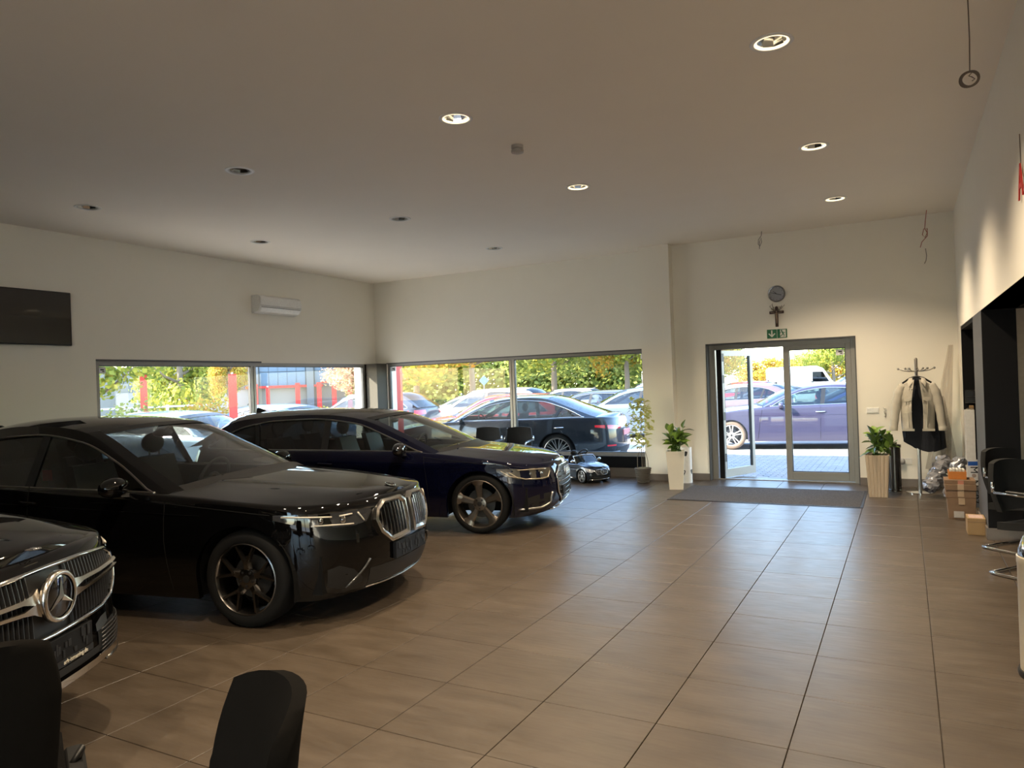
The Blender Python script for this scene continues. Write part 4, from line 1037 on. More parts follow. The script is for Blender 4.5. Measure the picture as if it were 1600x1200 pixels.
# black limousine right outside the back window
th = radians(186.5)
c4 = Car(LONG, P_BLACKB, 'car', (-10.17, 13.56, GZ), th, 'large black limousine with thin-spoked wheels parked right outside the back window', wheel_mat=M_SATIN, wheel='multi', detail=1, trim=M_CHROME, frontglass=glass_mat('green_car_glass', (.45, .55, .50), 1), rearglass=M_MIDGL)
c4.interior(rows=((2.6, 1), (3.6, 2)), dash=1.80)
for sg in (1, -1):
    c4.patch('tail_light', c4.B, [(y*sg, a, b_) for y, a, b_ in ((.36, .80, .82), (.46, .79, .845), (.60, .79, .865), (.72, .80, .875), (.82, .82, .88), (.88, .84, .88))], mat('tail_lamp_red', (.55, .01, .02), .15, coat=1), off=.006)
    c4.patch('exhaust_trim', c4.B, [(y*sg, .30, .355) for y in (.40, .48, .56, .64, .70)], M_CHROME, off=.012)
    c4.patch('reflector', c4.B, [(y*sg, .46, .49) for y in (.60, .66, .72, .78)], mat('tail_lamp_red', (0, 0, 0)), off=.006)
po, xf, s_ = c4.plate(False, .70, mat('plate_red_white', (.62, .22, .24), .4)); 
c4.patch('boot_trim', c4.B, [(-.46+.115*k, .862, .875) for k in range(9)], M_CHROME, off=.008)
c4.patch('diffuser', c4.B, [(-.55+.11*k, .24, .42) for k in range(11)], M_BLACK, off=.004)
c4.mirror(2.02, .91, 1.02, P_BLACKB)
for x in (2.95, 3.95): c4.handle(x, .84, M_CHROME)
c4.seam([(1.62, .93), (1.55, .5), (1.5, .25)]); c4.seam([(2.95, .97), (2.93, .25)]); c4.seam([(3.95, .99), (3.9, .7), (3.6, .45)])
std_front(c4)
# blue-violet saloon in front of the door
SE = dict(SEDAN, L=4.93, plan=[(x*4.93/5.06 if x > 1.2 else x, y*.98) for x, y in SEDAN['plan']], hubs=(.85, 3.78), rw=.335, aR=.37, hw=.93)
M_RUB0 = M_RUB; M_RUB = mat('dusty_tyre', (.16, .11, .075), .9)
c5 = Car(SE, P_BLUEV, 'car', (-4.63, 18.50, GZ), radians(187.5), 'dusty violet-blue saloon parked across the forecourt outside the glass door', wheel_mat=mat('dusty_rim', (.6, .57, .52), .35, metal=.5), wheel='double', detail=1, trim=M_CHROME, frontglass=glass_mat('green_car_glass'), rearglass=M_MIDGL)
M_RUB = M_RUB0
c5.interior(rows=((2.55, 1), (3.4, 2)), dash=1.75)
c5.mirror(1.98, .88, 1.03, P_BLUEV)
for x in (2.72, 3.6): c5.handle(x, .86, M_CHROME)
c5.seam([(1.56, .93), (1.5, .6), (1.45, .25)]); c5.seam([(2.82, .99), (2.80, .25)]); c5.seam([(3.7, 1.0), (3.65, .7), (3.4, .42)])
std_front(c5); std_rear(c5)
for sg in (1, -1): MB().tube([c5.G(x, .80, sg, .0) for x in [1.0+k*.3 for k in range(12)]], .006, 6).build('body_crease', P_BLUEV, c5.root)

car_at(SUV, P_GREY, -14.3, 17.2, 187, 'dark grey off-road car beyond the limousine, leftmost in the back window')
car_at(WAGON, P_SILVER, -15.0, 24.2, 183, 'silver estate car in the second row beside a thin tree trunk')
car_at(HATCH, P_REDP, -9.6, 16.9, 187, 'bright red hatchback just behind the black limousine')
car_at(SUV, P_WHITE, -11.5, 19.7, 184, 'white off-road car with roof rails behind the red hatchback')
car_at(HATCH, paint('white_paint_b', (.50, .50, .50)), -12.5, 27.4, 184, 'white hatchback with black rear spoiler in the third row')
car_at(WAGON, P_GREY, -10.0, 24.2, 184, 'dark grey estate car seen over the boot of the limousine')
car_at(SUV, paint('white_paint_c', (.50, .50, .50)), -9.7, 30.5, 184, 'white off-road car with red tail lamp, rearmost row left of the column')
car_at(HATCH, P_REDP, -7.0, 35.0, 184, 'small red car far back beside the white column')
car_at(SEDAN, paint('blue_silver_paint', (.12, .16, .22), .3, .3), -7.4, 21.8, 184, 'pale blue-silver saloon half hidden behind the slim window plant')
car_at(HATCH, P_BROWN, -5.1, 24.4, 184, 'mauve-grey hatchback with red tail lamp seen through the open doorway')
car_at(WAGON, paint('silver_paint_b', (.32, .33, .35), .3, .3), -4.9, 30.4, 184, 'silver estate car in the back row seen through the open doorway')
car_at(SUV, paint('silver_paint_c', (.36, .37, .38), .3, .3), -2.0, 36.8, 184, 'light silver car with roof rails, farthest row through the doorway')
car_at(WAGON, P_BLUE, -1.1, 21.6, 186, 'bright blue estate car right behind the violet-blue saloon')
car_at(WAGON, paint('white_paint_d', (.50, .50, .50)), 2.6, 25.5, 184, 'white estate car seen over the roof of the violet-blue saloon')
car_at(HATCH, P_REDP, .6, 39.0, 184, 'red car roof at the far right of the closed door pane')
car_at(WAGON, paint('blue_silver_paint', (0, 0, 0)), -13.4, 10.6, 5, 'pale silver-blue car outside the left window, nearest its middle post')
car_at(WAGON, paint('light_blue_paint', (.13, .19, .27), .3, .3), -14.4, 14.6, 5, 'light blue car roof in the right part of the left window')
car_at(HATCH, paint('cream_paint', (.50, .50, .50)), -14.2, 7.0, 5, 'cream white car behind the roof of the black saloon, far left window')

# white vans
def van(x, y, deg, L, W, H, label):
    t = empty('van', (x, y, GZ), radians(deg), label, 'van'); w = P_WHITE
    prof = [(-L/2, .35), (-L/2, H-.12), (-L/2+.15, H), (L/2-1.1, H), (L/2-.75, H-.15), (L/2-.25, 1.25), (L/2, 1.1), (L/2, .35)]
    MB().prism(prof, lambda a, c, q: (a, q, c), -W/2, W/2).build('body', w, t, bev=.05)
    for sx_ in (-L/2+.8, L/2-.8):
        for sy in (-W/2+.02, W/2-.22):
            MB().lathe([(.20, 0), (.33, 0), (.33, .2), (.20, .2)], 20, c=(sx_, sy, .33), axis='y', closed=True).build('wheel', M_RUB, t, smooth=True, angle=40)
    for sy, q in ((-W/2-.006, 1), (W/2+.006, -1)):
        MB().add([(L/2-1.35, sy, 1.25), (L/2-.42, sy, 1.25), (L/2-.78, sy, H-.35), (L/2-1.35, sy, H-.35)], [(0, 1, 2, 3)]).build('side_window', M_DARKGL, t)
    for q in (-W/2+.05, W/2-.2): MB().box(-L/2-.02, -L/2, q, q+.15, .9, 1.5).build('tail_light', mat('tail_lamp_red', (0, 0, 0)), t)
    MB().box(-L/2-.01, -L/2+.0, -W/2+.2, W/2-.2, 1.3, H-.3).build('rear_window', M_DARKGL, t)
van(-5.6, 48.0, 4, 4.0, 1.9, 2.2, 'tall white van far across the car park, centre of the closed door pane')
van(-11.3, 42.5, 4, 4.8, 1.9, 2.3, 'small white van glimpsed beside the open door leaf')

# ---------------------------------------------------------------- planting outside
def crown_mesh(name, seed, n, mt, blobs=26, leaf=.055):
    rnd = random.Random(seed); vs = []; fs = []
    B_ = []
    for i in range(blobs):
        a = rnd.uniform(0, 2*pi); ph = math.asin(rnd.uniform(-.8, 1)); r = rnd.uniform(.35, .78)
        B_.append((r*cos(ph)*cos(a), r*cos(ph)*sin(a), r*sin(ph), rnd.uniform(.22, .36)))
    for i in range(n):
        bx_, by_, bz_, br = B_[i % blobs]
        u = Vector((rnd.gauss(0, 1), rnd.gauss(0, 1), rnd.gauss(0, 1))).normalized()
        p = Vector((bx_, by_, bz_))+u*br*rnd.uniform(.55, 1.05)
        d = Vector((rnd.gauss(0, 1), rnd.gauss(0, 1), rnd.gauss(0, 1))).normalized(); e = d.cross(u)
        if e.length < .1: continue
        e.normalize(); f = u.cross(e)*.4+d*.6
        s = leaf*rnd.uniform(.6, 1.3); b = len(vs)
        vs += [tuple(p-e*s*.5), tuple(p+f*s*.45), tuple(p+e*s*.55), tuple(p-f*s*.45)]; fs.append((b, b+1, b+2, b+3))
    me = bpy.data.meshes.new(name); me.from_pydata(vs, [], fs); me.materials.append(mt); return me
LG = leaf_mat('leaf_green_yellow', [(.12, .17, .03), (.26, .30, .05), (.44, .40, .06), (.19, .25, .05)])
LY = leaf_mat('leaf_gold', [(.50, .38, .05), (.40, .34, .05), (.52, .25, .04), (.30, .30, .05)])
LD = leaf_mat('leaf_green', [(.13, .18, .045), (.24, .29, .07), (.38, .38, .09)])
LP = leaf_mat('leaf_pale_rose', [(.50, .34, .22), (.52, .44, .30), (.48, .22, .16), (.44, .38, .18)])
CR = {k: [crown_mesh('crown', 10+i*7+j, 9000, m) for j in range(2)] for i, (k, m) in enumerate((('g', LG), ('y', LY), ('d', LD), ('p', LP)))}
M_BARK = mat('bark', (.20, .16, .12), .9, bump=.3, bscale=20)
_tn = [0]
def tree(x, y, h, r, kind, label, rz=None, trunk=True, base=None):
    _tn[0] += 1; t = empty('tree', (x, y, GZ), 0, label, 'tree')
    rz = rz or r*.9; cz = h-rz
    c = newobj('crown', CR[kind][_tn[0] % 2], t); c.location = (0, 0, cz); c.scale = (r, r, rz); c.rotation_euler = (0, 0, _tn[0]*1.3); c['kind'] = 'stuff'
    if trunk:
        rnd = random.Random(_tn[0]); b = MB(); tr = .035*h*.35+.05
        b.tube([(0, 0, -.1), (.03, .02, h*.25), (-.03, 0, cz), (0, 0, cz+rz*.5)], [tr*1.2, tr, tr*.8, tr*.3], 8)
        for k in range(7):
            a = k*2.4+rnd.random(); z0 = cz-rz*.45+.12*k*rz; q = (r*.75*cos(a), r*.75*sin(a), z0+rz*rnd.uniform(.2, .5))
            b.tube([(0, 0, z0), (q[0]*.5, q[1]*.5, z0+.35*(q[2]-z0)), q], [tr*.5, tr*.32, tr*.1], 5)
        b.build('trunk', M_BARK, t, smooth=True)
    return t
tree(-17.3, 28.3, 7.0, 4.2, 'y', 'golden-green tree with thin trunk in the left pane of the back window', rz=3.0)
tree(-24.5, 34.0, 9.5, 5.0, 'g', 'tall green tree at the left edge of the back window', rz=4.5)
tree(-16.8, 36.0, 9.0, 4.5, 'g', 'green tree beyond the middle post of the back window', rz=4.0)
tree(-12.0, 38.0, 8.0, 4.2, 'g', 'yellow-green tree in the middle of the right back pane', rz=3.4)
tree(-13.0, 37.0, 7.4, 2.6, 'y', 'golden tree by the right edge of the back window', rz=3.2)
tree(-20.5, 44.0, 10, 5.5, 'd', 'dark green tree behind the golden ones, left of the window post', rz=5)
tree(-13.0, 48.0, 10, 6, 'd', 'dark green tree behind the others, right back pane', rz=5)
tree(-8.9, 39.0, 5.6, 2.0, 'y', 'bright golden tree seen through the open doorway', rz=2.6)
tree(-10.0, 63.0, 3.7, 3.2, 'y', 'low golden hedge tree under the sky in the doorway', rz=2.0, trunk=False)
tree(-7.2, 67.0, 3.9, 1.9, 'd', 'small round dark tree just above the white van', rz=2.0, trunk=False)
tree(-4.6, 58.0, 5.4, 2.7, 'g', 'leafy yellow-green tree in the right of the closed door pane', rz=2.8)
tree(-1.2, 60.0, 4.6, 2.4, 'y', 'ochre tree at the right jamb of the door', rz=2.4)
# left side
tree(-20.4, 12.2, 5.2, 2.6, 'g', 'big spreading green tree at the left of the left window', rz=2.5)
tree(-22.3, 17.0, 5.2, 2.4, 'g', 'green tree behind the red post in the left window', rz=2.5)
tree(-18.6, 15.9, 3.4, .8, 'y', 'small golden tree before the grey facade', rz=1.1)
tree(-20.9, 24.8, 4.2, 2.2, 'p', 'rosy autumn tree before the red frames', rz=1.5)
tree(-35.0, 33.0, 9.5, 4.5, 'd', 'dark conifer-like tree above the grey facade', rz=4.4)
# long hedges: uncountable leaves
def hedge(pts, h, w, n, mt, label, seed=1, z0=GZ, ls=.16):
    rnd = random.Random(seed); vs = []; fs = []; L = len(pts)-1
    for i in range(n):
        t = rnd.random()*L; k = min(int(t), L-1); f = t-k; px_, py_ = mix(pts[k][0], pts[k+1][0], f), mix(pts[k][1], pts[k+1][1], f)
        hh = h*(.8+.25*sin(t*9)+.12*sin(t*23+1)); z = z0+rnd.random()**.7*hh; p = Vector((px_+rnd.uniform(-w, w)*.5, py_+rnd.uniform(-w, w)*.5, z))
        d = Vector((rnd.gauss(0, 1), rnd.gauss(0, 1), rnd.gauss(0, 1))).normalized(); e = d.orthogonal().normalized(); s = ls*rnd.uniform(.6, 1.4); b = len(vs)
        vs += [tuple(p-d*s*.5), tuple(p+e*s*.4), tuple(p+d*s*.5), tuple(p-e*s*.4)]; fs.append((b, b+1, b+2, b+3))
    me = bpy.data.meshes.new('hedge'); me.from_pydata(vs, [], fs); me.materials.append(mt); o = newobj('hedge', me); tag(o, label, 'hedge', kind='stuff'); return o
hedge([(-45, 46), (-28, 52), (-19, 57)], 5.2, 3, 26000, LD, 'tall green hedge closing the car park behind the trees', 3, ls=.34)
hedge([(-10, 70), (10, 80), (40, 84)], 3.1, 3, 14000, LY, 'low golden hedge along the far edge of the car park', 5, ls=.34)
hedge([(-25.5, 19.5), (-21.8, 24.5), (-19.0, 27.5)], .95, 1.0, 5000, LG, 'trimmed yellow-green hedge in front of the glass facade', 6, ls=.10)
hedge([(-18.4, 12.2), (-18.1, 12.9)], 1.5, .8, 1500, LD, 'dark green bush under the trees of the left window', 7, ls=.10)
hedge([(-17.7, 13.9), (-17.4, 14.7)], 1.6, .7, 1800, LY, 'yellow flowering bush left of the red pole', 8, ls=.09)

# ---------------------------------------------------------------- neighbouring building (left window)
bd = empty('office_building', (-31.6, 31.2, GZ), radians(45.6), 'grey-blue glass office building with red portal frames, right pane of the left window', 'building')
M_FAC = mat('facade_grey', (.13, .15, .165), .7); M_BG = mat('facade_glass', (.10, .16, .23), .3, nscale=.6, noise=.1); M_RENDER = mat('pale_render', (.26, .25, .22), .8)
MB().box(-9.0, 3.3, .25, 5, 0, 2.0).build('lower_wall', M_RENDER, bd)
MB().box(-2.6, 3.3, .10, 5, 2.0, 6.5).build('upper_wall', M_FAC, bd)
MB().box(-14.0, -2.6, .5, 5, 0, 3.4).build('side_wall', mat('side_render', (.15, .155, .14), .8), bd)
gp = MB().box(-.243, .243, 0, .05, 0, .80)
first = None
for i in range(11):
    for j in range(5):
        if i % 6 == 1: continue
        x = -2.3+i*.51; z = 2.12+j*.84
        if first is None: first = gp.build('glass_panel', M_BG, bd); o = first
        else: o = first.copy(); COL.objects.link(o); o.parent = bd
        o.location = (x, .04, z)
for i in (1, 7): MB().box(-2.3+i*.51-.2, -2.3+i*.51+.2, -.15, .1, 0, 6.4).build('column', M_FAC, bd)
MB().box(-2.3, 2.0, -.1, .05, 2.0, 2.14).build('red_band', M_RED, bd); MB().box(1.9, 3.3, -.1, .05, 2.2, 2.32).build('red_band', M_RED, bd)
for x in (-1.75, .55, 1.75, 2.6, 3.5): MB().box(x-.13, x+.13, -.5, -.2, 0, 2.25 if x < 2 else 2.4).build('red_post', M_RED, bd)
MB().box(2.6, 3.5, -.5, -.2, 2.2, 2.4).build('red_beam', M_RED, bd)
for x in (-4.8,): MB().box(x-.5, x+.5, .44, .5, 1.0, 2.4).build('window', mat('facade_glass', (0, 0, 0)), bd)
# red banner poles and railings
def pole(x, y, w, z0, z1, label):
    t = empty('banner_pole', (x, y, GZ), radians(50), label, 'pole')
    MB().box(-w/2, w/2, -.06, .06, z0, z1).build('banner', M_RED, t)
    MB().tube([(0, .09, 0), (0, .09, z1+.05)], .03, 8).build('pole', M_ALU, t)
pole(-18.4, 12.86, .17, .9, 2.35, 'red banner pole among the leaves at the left of the left window')
pole(-15.3, 13.2, .20, .0, 2.25, 'tall red pole beside the small golden tree, left window')
pole(-16.6, 15.6, .10, .0, 1.9, 'thin red pole near the middle window post')
fe = empty('railing', (-19.7, 10.2, GZ), radians(68), 'white metal railing beyond the cars in the left window', 'railing')
for k in range(9): MB().box(k*.6-.03, k*.6+.03, -.03, .03, 0, 1.5).build('post', M_WHITE, fe)
for z in (.5, 1.0, 1.45): MB().box(-.03, 4.83, -.02, .02, z-.025, z+.025).build('rail', M_WHITE, fe)
bb = empty('container', (-19.3, 8.3, GZ), radians(60), 'blue container at the left edge of the left window', 'container')
MB().cbox(-1.0, 1.2, -1, 1, 0, 1.75, .05).build('body', mat('container_blue', (.12, .30, .42), .6), bb); MB().box(-1.05, 1.25, -1.05, 1.05, 1.75, 1.82).build('lid', mat('container_lid', (.3, .45, .5), .6), bb)
sg_ = empty('road_sign', (-16.6, 28.2, GZ), radians(30), 'small blue diamond road sign on a post beyond the parked cars', 'sign')
MB().tube([(0, 0, 0), (0, 0, 2.1)], .03, 8).build('post', M_ALU, sg_)
MB().prism([(0, -.22), (.22, 0), (0, .22), (-.22, 0)], lambda a, c, t: (a, t, c+1.95), -.03, -.01).build('sign_face', mat('sign_blue', (.15, .35, .65), .4), sg_)

# slim plant and patterned bottle etc. are inside -----------------------

# ---------------------------------------------------------------- recessed ceiling lamps
M_REFL = mat('lamp_reflector', (.75, .75, .75), .12, metal=1, noise=.02)
M_GLOWRING = mat('lit_ring_glass', (.8, .75, .6), .4, emit=(1, .80, .48), estr=1.1)
M_RINGOFF = mat('unlit_ring_glass', (.45, .45, .42), .3)
M_BULB = mat('lit_bulb', (1, .9, .7), .4, emit=(1, .82, .55), estr=14)
def ceiling_lamp(x, y, on, label):
    t = empty('ceiling_lamp', (x, y, CEIL), 0, label, 'lamp', 'recessed ceiling lamps')
    MB().lathe([(.104, .004), (.138, .003), (.140, -.002), (.136, -.006), (.112, -.006), (.104, .0)], 40).build('flange', M_WHITE, t, smooth=True, angle=40)
    MB().lathe([(.112, -.005), (.100, -.006), (.092, .004), (.098, .014), (.106, .006)], 40).build('glass_ring', M_GLOWRING if on else M_RINGOFF, t, smooth=True)
    MB().lathe([(.094, .006), (.085, .03), (.062, .085), (.050, .11)], 8).build('reflector', M_REFL, t)
    MB().lathe([(.055, .10), (.04, .095), (0, .093)], 16).build('bulb', M_BULB if on else M_WHITE, t)
    MB().lathe([(.107, .012), (.107, .118), (0, .118)], 16).build('housing', M_BLACK, t)
    if on:
        l = bpy.data.lights.new('lamp_light', 'SPOT'); l.energy = SPOT_W*(1.15 if y > 4 else .9); l.color = (1, .80, .56); l.spot_size = radians(122); l.spot_blend = .75; l.shadow_soft_size = .05
        lo = bpy.data.objects.new('lamp_light', l); COL.objects.link(lo); lo.parent = t; lo.location = (0, 0, -.03)
_q = [('nearest the camera and the right wall', LAMPS_ON[0]), ('second from the camera in the row along the right wall', LAMPS_ON[1]), ('farthest one in the row along the right wall, nearest the door', LAMPS_ON[2]), ('large one near the top centre, in the second row from the right', LAMPS_ON[3]), ('small one ahead of the smoke detector, in the second row from the right', LAMPS_ON[4])]
for d, (x, y) in _q: ceiling_lamp(x, y, True, 'lit lamp, '+d)
_q = [('nearer one in the third row from the right', LAMPS_OFF[0]), ('far left one above the wall screen', LAMPS_OFF[1]), ('middle one of the third row, above the air conditioner side', LAMPS_OFF[2]), ('leftmost row, above the air conditioner', LAMPS_OFF[3]), ('farthest one, over the back windows', LAMPS_OFF[4])]
for d, (x, y) in _q: ceiling_lamp(x, y, False, 'unlit recessed ceiling lamp, '+d)
for x, y in LAMPS_ADDED: ceiling_lamp(x, y, True, 'added lit ceiling lamp, unseen behind the viewpoint')
# smoke detector
sd = empty('smoke_detector', (-3.05, 5.93, CEIL), 0, 'round white smoke detector on the ceiling near the large lit lamp', 'detector')
MB().lathe([(0, 0), (.055, 0), (.055, -.03), (.045, -.034)], 28).build('base', mat('detector_plastic', (.42, .39, .35), .4), sd, smooth=True, angle=40)
MB().lathe([(.045, -.034), (.045, -.044), (.058, -.046), (.056, -.066), (.03, -.075), (0, -.076)], 28).build('sensor_head', mat('detector_plastic', (.42, .39, .35), .4), sd, smooth=True, angle=40)

# hanging cables
M_CABLE = mat('grey_cable', (.16, .13, .10), .6); M_RCABLE = mat('red_cable', (.35, .05, .03), .6)
b = MB(); b.tube([(.395, 5.1, CEIL), (.397, 5.1, 3.6), (.392, 5.1, 3.40)], .0035, 6)
for k in range(5):
    r = .040+.003*k; ph = k*.7
    b.tube([(.39+(r)*cos(a), 5.1+.006*(k-2)+.004*sin(3*a+ph), 3.352+(r*.95)*sin(a+ph*.02)+.002*k) for a in [2*pi*q/24 for q in range(24)]], .0028, 5, closed=True)
b.tube([(.39, 5.09, 3.40), (.40, 5.085, 3.385), (.385, 5.085, 3.37), (.40, 5.08, 3.36), (.415, 5.08, 3.345), (.40, 5.08, 3.335)], .003, 5)
tag(b.build('cable', M_CABLE, None, smooth=True), 'coiled grey cable hanging from the ceiling at the top right', 'cable')
def loop_cable(x, y, z0, pts, m, label): tag(MB().tube([(x+dx, y, z0+dz) for dx, dz in pts], .004, 6).build('cable', m, None, smooth=True), label, 'cable')
loop_cable(-1.87, 11.55, CEIL, [(.03, 0), (.025, -.06), (-.02, -.12), (-.025, -.19), (0, -.22), (.025, -.16), (.02, -.09), (-.005, -.15), (-.01, -.26)], M_BLACK, 'small dark cable loop hanging from the ceiling above the door')
loop_cable(.30, 11.5, CEIL-.05, [(.03, .05), (.01, -.10), (.0, -.2), (.03, -.26), (.0, -.32), (-.03, -.28), (-.01, -.2), (.03, -.2), (.03, -.3), (-.04, -.38), (-.06, -.45)], M_RCABLE, 'red and brown cable knot hanging in the upper right corner')
loop_cable(.31, YB-.01, 3.30, [(.0, .05), (.01, -.05), (.0, -.12), (-.02, -.16)], M_CABLE, 'short thin wire end sticking out of the wall below the red cable')

# wall screen
tv = empty('television', (XL, 4.75, 2.70), 0, 'large switched-off black flat screen on the left wall', 'television')
MB().cbox(.03, .075, -.92, .92, -.345, .345, .006).build('bezel', M_BLACK, tv)
MB().box(.0755, .077, -.905, .905, -.328, .332).build('screen', mat('screen_glass', (.006, .006, .006), .12, coat=1), tv)
MB().box(0, .03, -.25, .25, -.2, .2).build('wall_mount', M_BLACK, tv)
MB().tube([(.03, .0, -.34), (.03, .0, -.36)], .006, 6).build('sensor', M_BLACK, tv)
# air conditioner
ac = empty('air_conditioner', (XL, 9.20, 3.15), 0, 'white split air conditioner mounted high on the left wall', 'air conditioner')
prof = [(0, -.15), (.0, .15), (.14, .15), (.195, .12), (.21, .02), (.20, -.06), (.15, -.125), (.06, -.15)]
MB().prism(prof, lambda a, c, t: (a, t, c), -.475, .475).build('housing', M_WHITE, ac, bev=.008)
MB().grid([[(p[0]+.006, y, p[1]) for y in (-.46, .46)] for p in [(.197, .115), (.212, .02), (.205, -.03)]]).build('front_panel', M_WHITE, ac, smooth=True)
MB().grid([[(p[0], y, p[1]) for y in (-.44, .44)] for p in [(.205, -.062), (.19, -.10), (.155, -.135)]]).build('air_flap', mat('flap_white', (.9, .9, .88), .2), ac, smooth=True)
MB().box(.20, .2065, -.44, .44, -.062, -.052).box(.20, .2145, -.46, .46, -.034, -.03).build('vent_slot', mat('slot_grey', (.2, .2, .2), .5), ac)
MB().box(.203, .208, -.36, -.34, -.02, .01).build('display', M_BLACK, ac)

# clock
ck = empty('wall_clock', (-1.69, YB, 2.895), 0, 'round grey wall clock above the crucifix', 'clock')
MB().lathe([(0, 0), (.125, 0), (.128, -.02), (.118, -.036), (.108, -.034), (.105, -.02)], 40, axis='y').build('rim', mat('clock_rim', (.28, .28, .29), .25, metal=.7), ck, smooth=True, angle=40)
MB().lathe([(.107, -.021), (0, -.021)], 40, axis='y').build('dial', mat('clock_dial', (.30, .31, .33), .5), ck)
MB().bar((.07, -.026, -.025), (-.095, -.026, .025), .010, .006, .003).build('clock_hand', M_BLACK, ck); MB().bar((.0, -.028, .0), (-.05, -.028, .04), .01, .006, .003).build('clock_hand', M_BLACK, ck)
for k in range(12):
    a = 2*pi*k/12; MB().bar((.088*cos(a), -.024, .088*sin(a)), (.10*cos(a), -.024, .10*sin(a)), .006, .006, .002).build('hour_mark', M_BLACK, ck)
# crucifix
cx_ = empty('crucifix', (-1.70, YB, 2.57), 0, 'dark wooden crucifix with sprigs tucked behind, between clock and exit sign', 'crucifix')
M_DW = mat('dark_wood', (.045, .018, .010), .5)
MB().cbox(-.022, .022, -.022, 0, -.18, .12, .004).cbox(-.105, .105, -.0225, -.0005, .02, .062, .004).build('cross', M_DW, cx_)
b = MB(); M_FIG = mat('carved_figure', (.28, .20, .14), .5)
b.tube([(0, -.035, -.13), (.004, -.04, -.07), (0, -.038, -.02), (0, -.036, .02), (0, -.036, .035)], [.006, .011, .013, .016, .008], 8)
b.ell((0, -.042, .052), (.011, .011, .014), 10, 6)
for q in (-1, 1): b.tube([(q*.012, -.036, .022), (q*.045, -.034, .036), (q*.085, -.028, .045)], [.007, .005, .004], 6)
b.build('figure', M_FIG, cx_, smooth=True)
MB().tube([(.018*cos(a), -.012, .10+.03*sin(a)) for a in [2*pi*k/14 for k in range(14)]], .007, 6, closed=True).build('wreath', M_DW, cx_)
for (p, q) in (((-.02, -.01, .05), (-.065, -.02, .17)), ((-.03, -.01, .05), (-.10, -.015, .14)), ((.02, -.01, .06), (.075, -.02, .13)), ((.02, -.01, .05), (.115, -.015, .14)), ((-.02, -.008, .06), (-.08, -.01, .10))):
    b = MB().tube([p, q], .003, 5); n = Vector(q)-Vector(p)
    for k in range(4):
        c = Vector(p)+n*(k+1)/4.3; b.bar(c, c+Vector((.014*(1 if k % 2 else -1), -.006, .022)), .008, .002, .003)
    b.build('sprig', mat('dry_leaf', (.10, .07, .03), .8), cx_)
# exit sign
ex = empty('exit_sign', (-1.705, YB, 2.285), 0, 'green emergency exit sign with down arrow and running figure above the door', 'sign')
M_GREEN = mat('sign_green', (.01, .12, .05), .4); M_SW = mat('sign_white', (.62, .62, .56), .5)
MB().box(-.146, -.004, -.012, 0, -.068, .068).build('arrow_board', M_GREEN, ex, bev=.002); MB().box(.004, .146, -.012, 0, -.068, .068).build('figure_board', M_GREEN, ex, bev=.002)
P2 = lambda a, c, t: (a, t, c)
MB().prism([(-.085, .055), (-.065, .055), (-.065, -.015), (-.035, .012), (-.022, 0), (-.075, -.052), (-.128, 0), (-.115, .012), (-.085, -.015)], P2, -.0145, -.012).build('arrow', M_SW, ex)
MB().prism([(.045, .058), (.128, .058), (.128, -.058), (.045, -.058)], P2, -.0135, -.012).build('doorway', M_SW, ex)
b = MB(); y = -.015
b.lathe([(.012, 0), (0, -.001)], 14, c=(.068, y, .042), axis='y')
for p, q, w in (((.075, .028), (.090, -.008), .020), ((.088, -.005), (.104, -.020), .012), ((.104, -.020), (.100, -.050), .010), ((.088, -.008), (.070, -.026), .012), ((.070, -.026), (.040, -.048), .010), ((.078, .026), (.055, .018), .009), ((.055, .018), (.042, .004), .008), ((.082, .024), (.104, .008), .009), ((.104, .008), (.120, .014), .008)):
    b.bar((p[0], y, p[1]), (q[0], y, q[1]), w, w*.9, .002)
b.build('running_figure', M_GREEN, ex)
# switches, key hook, socket
sw = empty('light_switch', (-.425, YB, 1.09), 0, 'white double light switch right of the door', 'switch')
MB().cbox(-.08, .08, -.010, 0, -.042, .042, .002).build('plate', M_WHITE, sw)
for k in (-1, 1): MB().cbox(k*.038-.032, k*.038+.032, -.016, -.010, -.032, .032, .002).build('rocker', M_WHITE, sw)
tag(MB().tube([(-.29, YB-.012, 1.13), (-.27, YB-.014, 1.11), (-.255, YB-.014, 1.125), (-.25, YB-.014, 1.09), (-.28, YB-.014, 1.07), (-.265, YB-.014, 1.03), (-.255, YB-.014, 1.05), (-.265, YB-.014, .99), (-.28, YB-.012, 1.01)], .004, 5).build('wire_hook', M_SATIN, None, smooth=True), 'small bent wire hook on the wall beside the light switch', 'hook')
so = empty('wall_socket', (-.07, YB, .36), 0, 'white wall socket with plugged-in device near the coat stand foot', 'socket')
MB().cbox(-.045, .12, -.010, 0, -.045, .045, .002).build('plate', M_WHITE, so); MB().ell((0, -.04, .0), (.036, .035, .05), 14, 8).build('plugged_device', mat('grey_device', (.4, .4, .4), .3), so, smooth=True)

# red letter of the wall sign, cut by the frame
wl_ = empty('wall_lettering', (XR, 5.33, 2.755), 0, 'red raised letter on the right wall, cut off by the picture edge', 'sign')
txt('A', .30, M_RED, wl_, (-.012, 0, 0), FACE_NEG_X, name='letter', ext=.004)
MB().tube([(-.006, .02, .12), (-.006, .03, .3)], .003, 5).build('wire', M_CABLE, wl_)

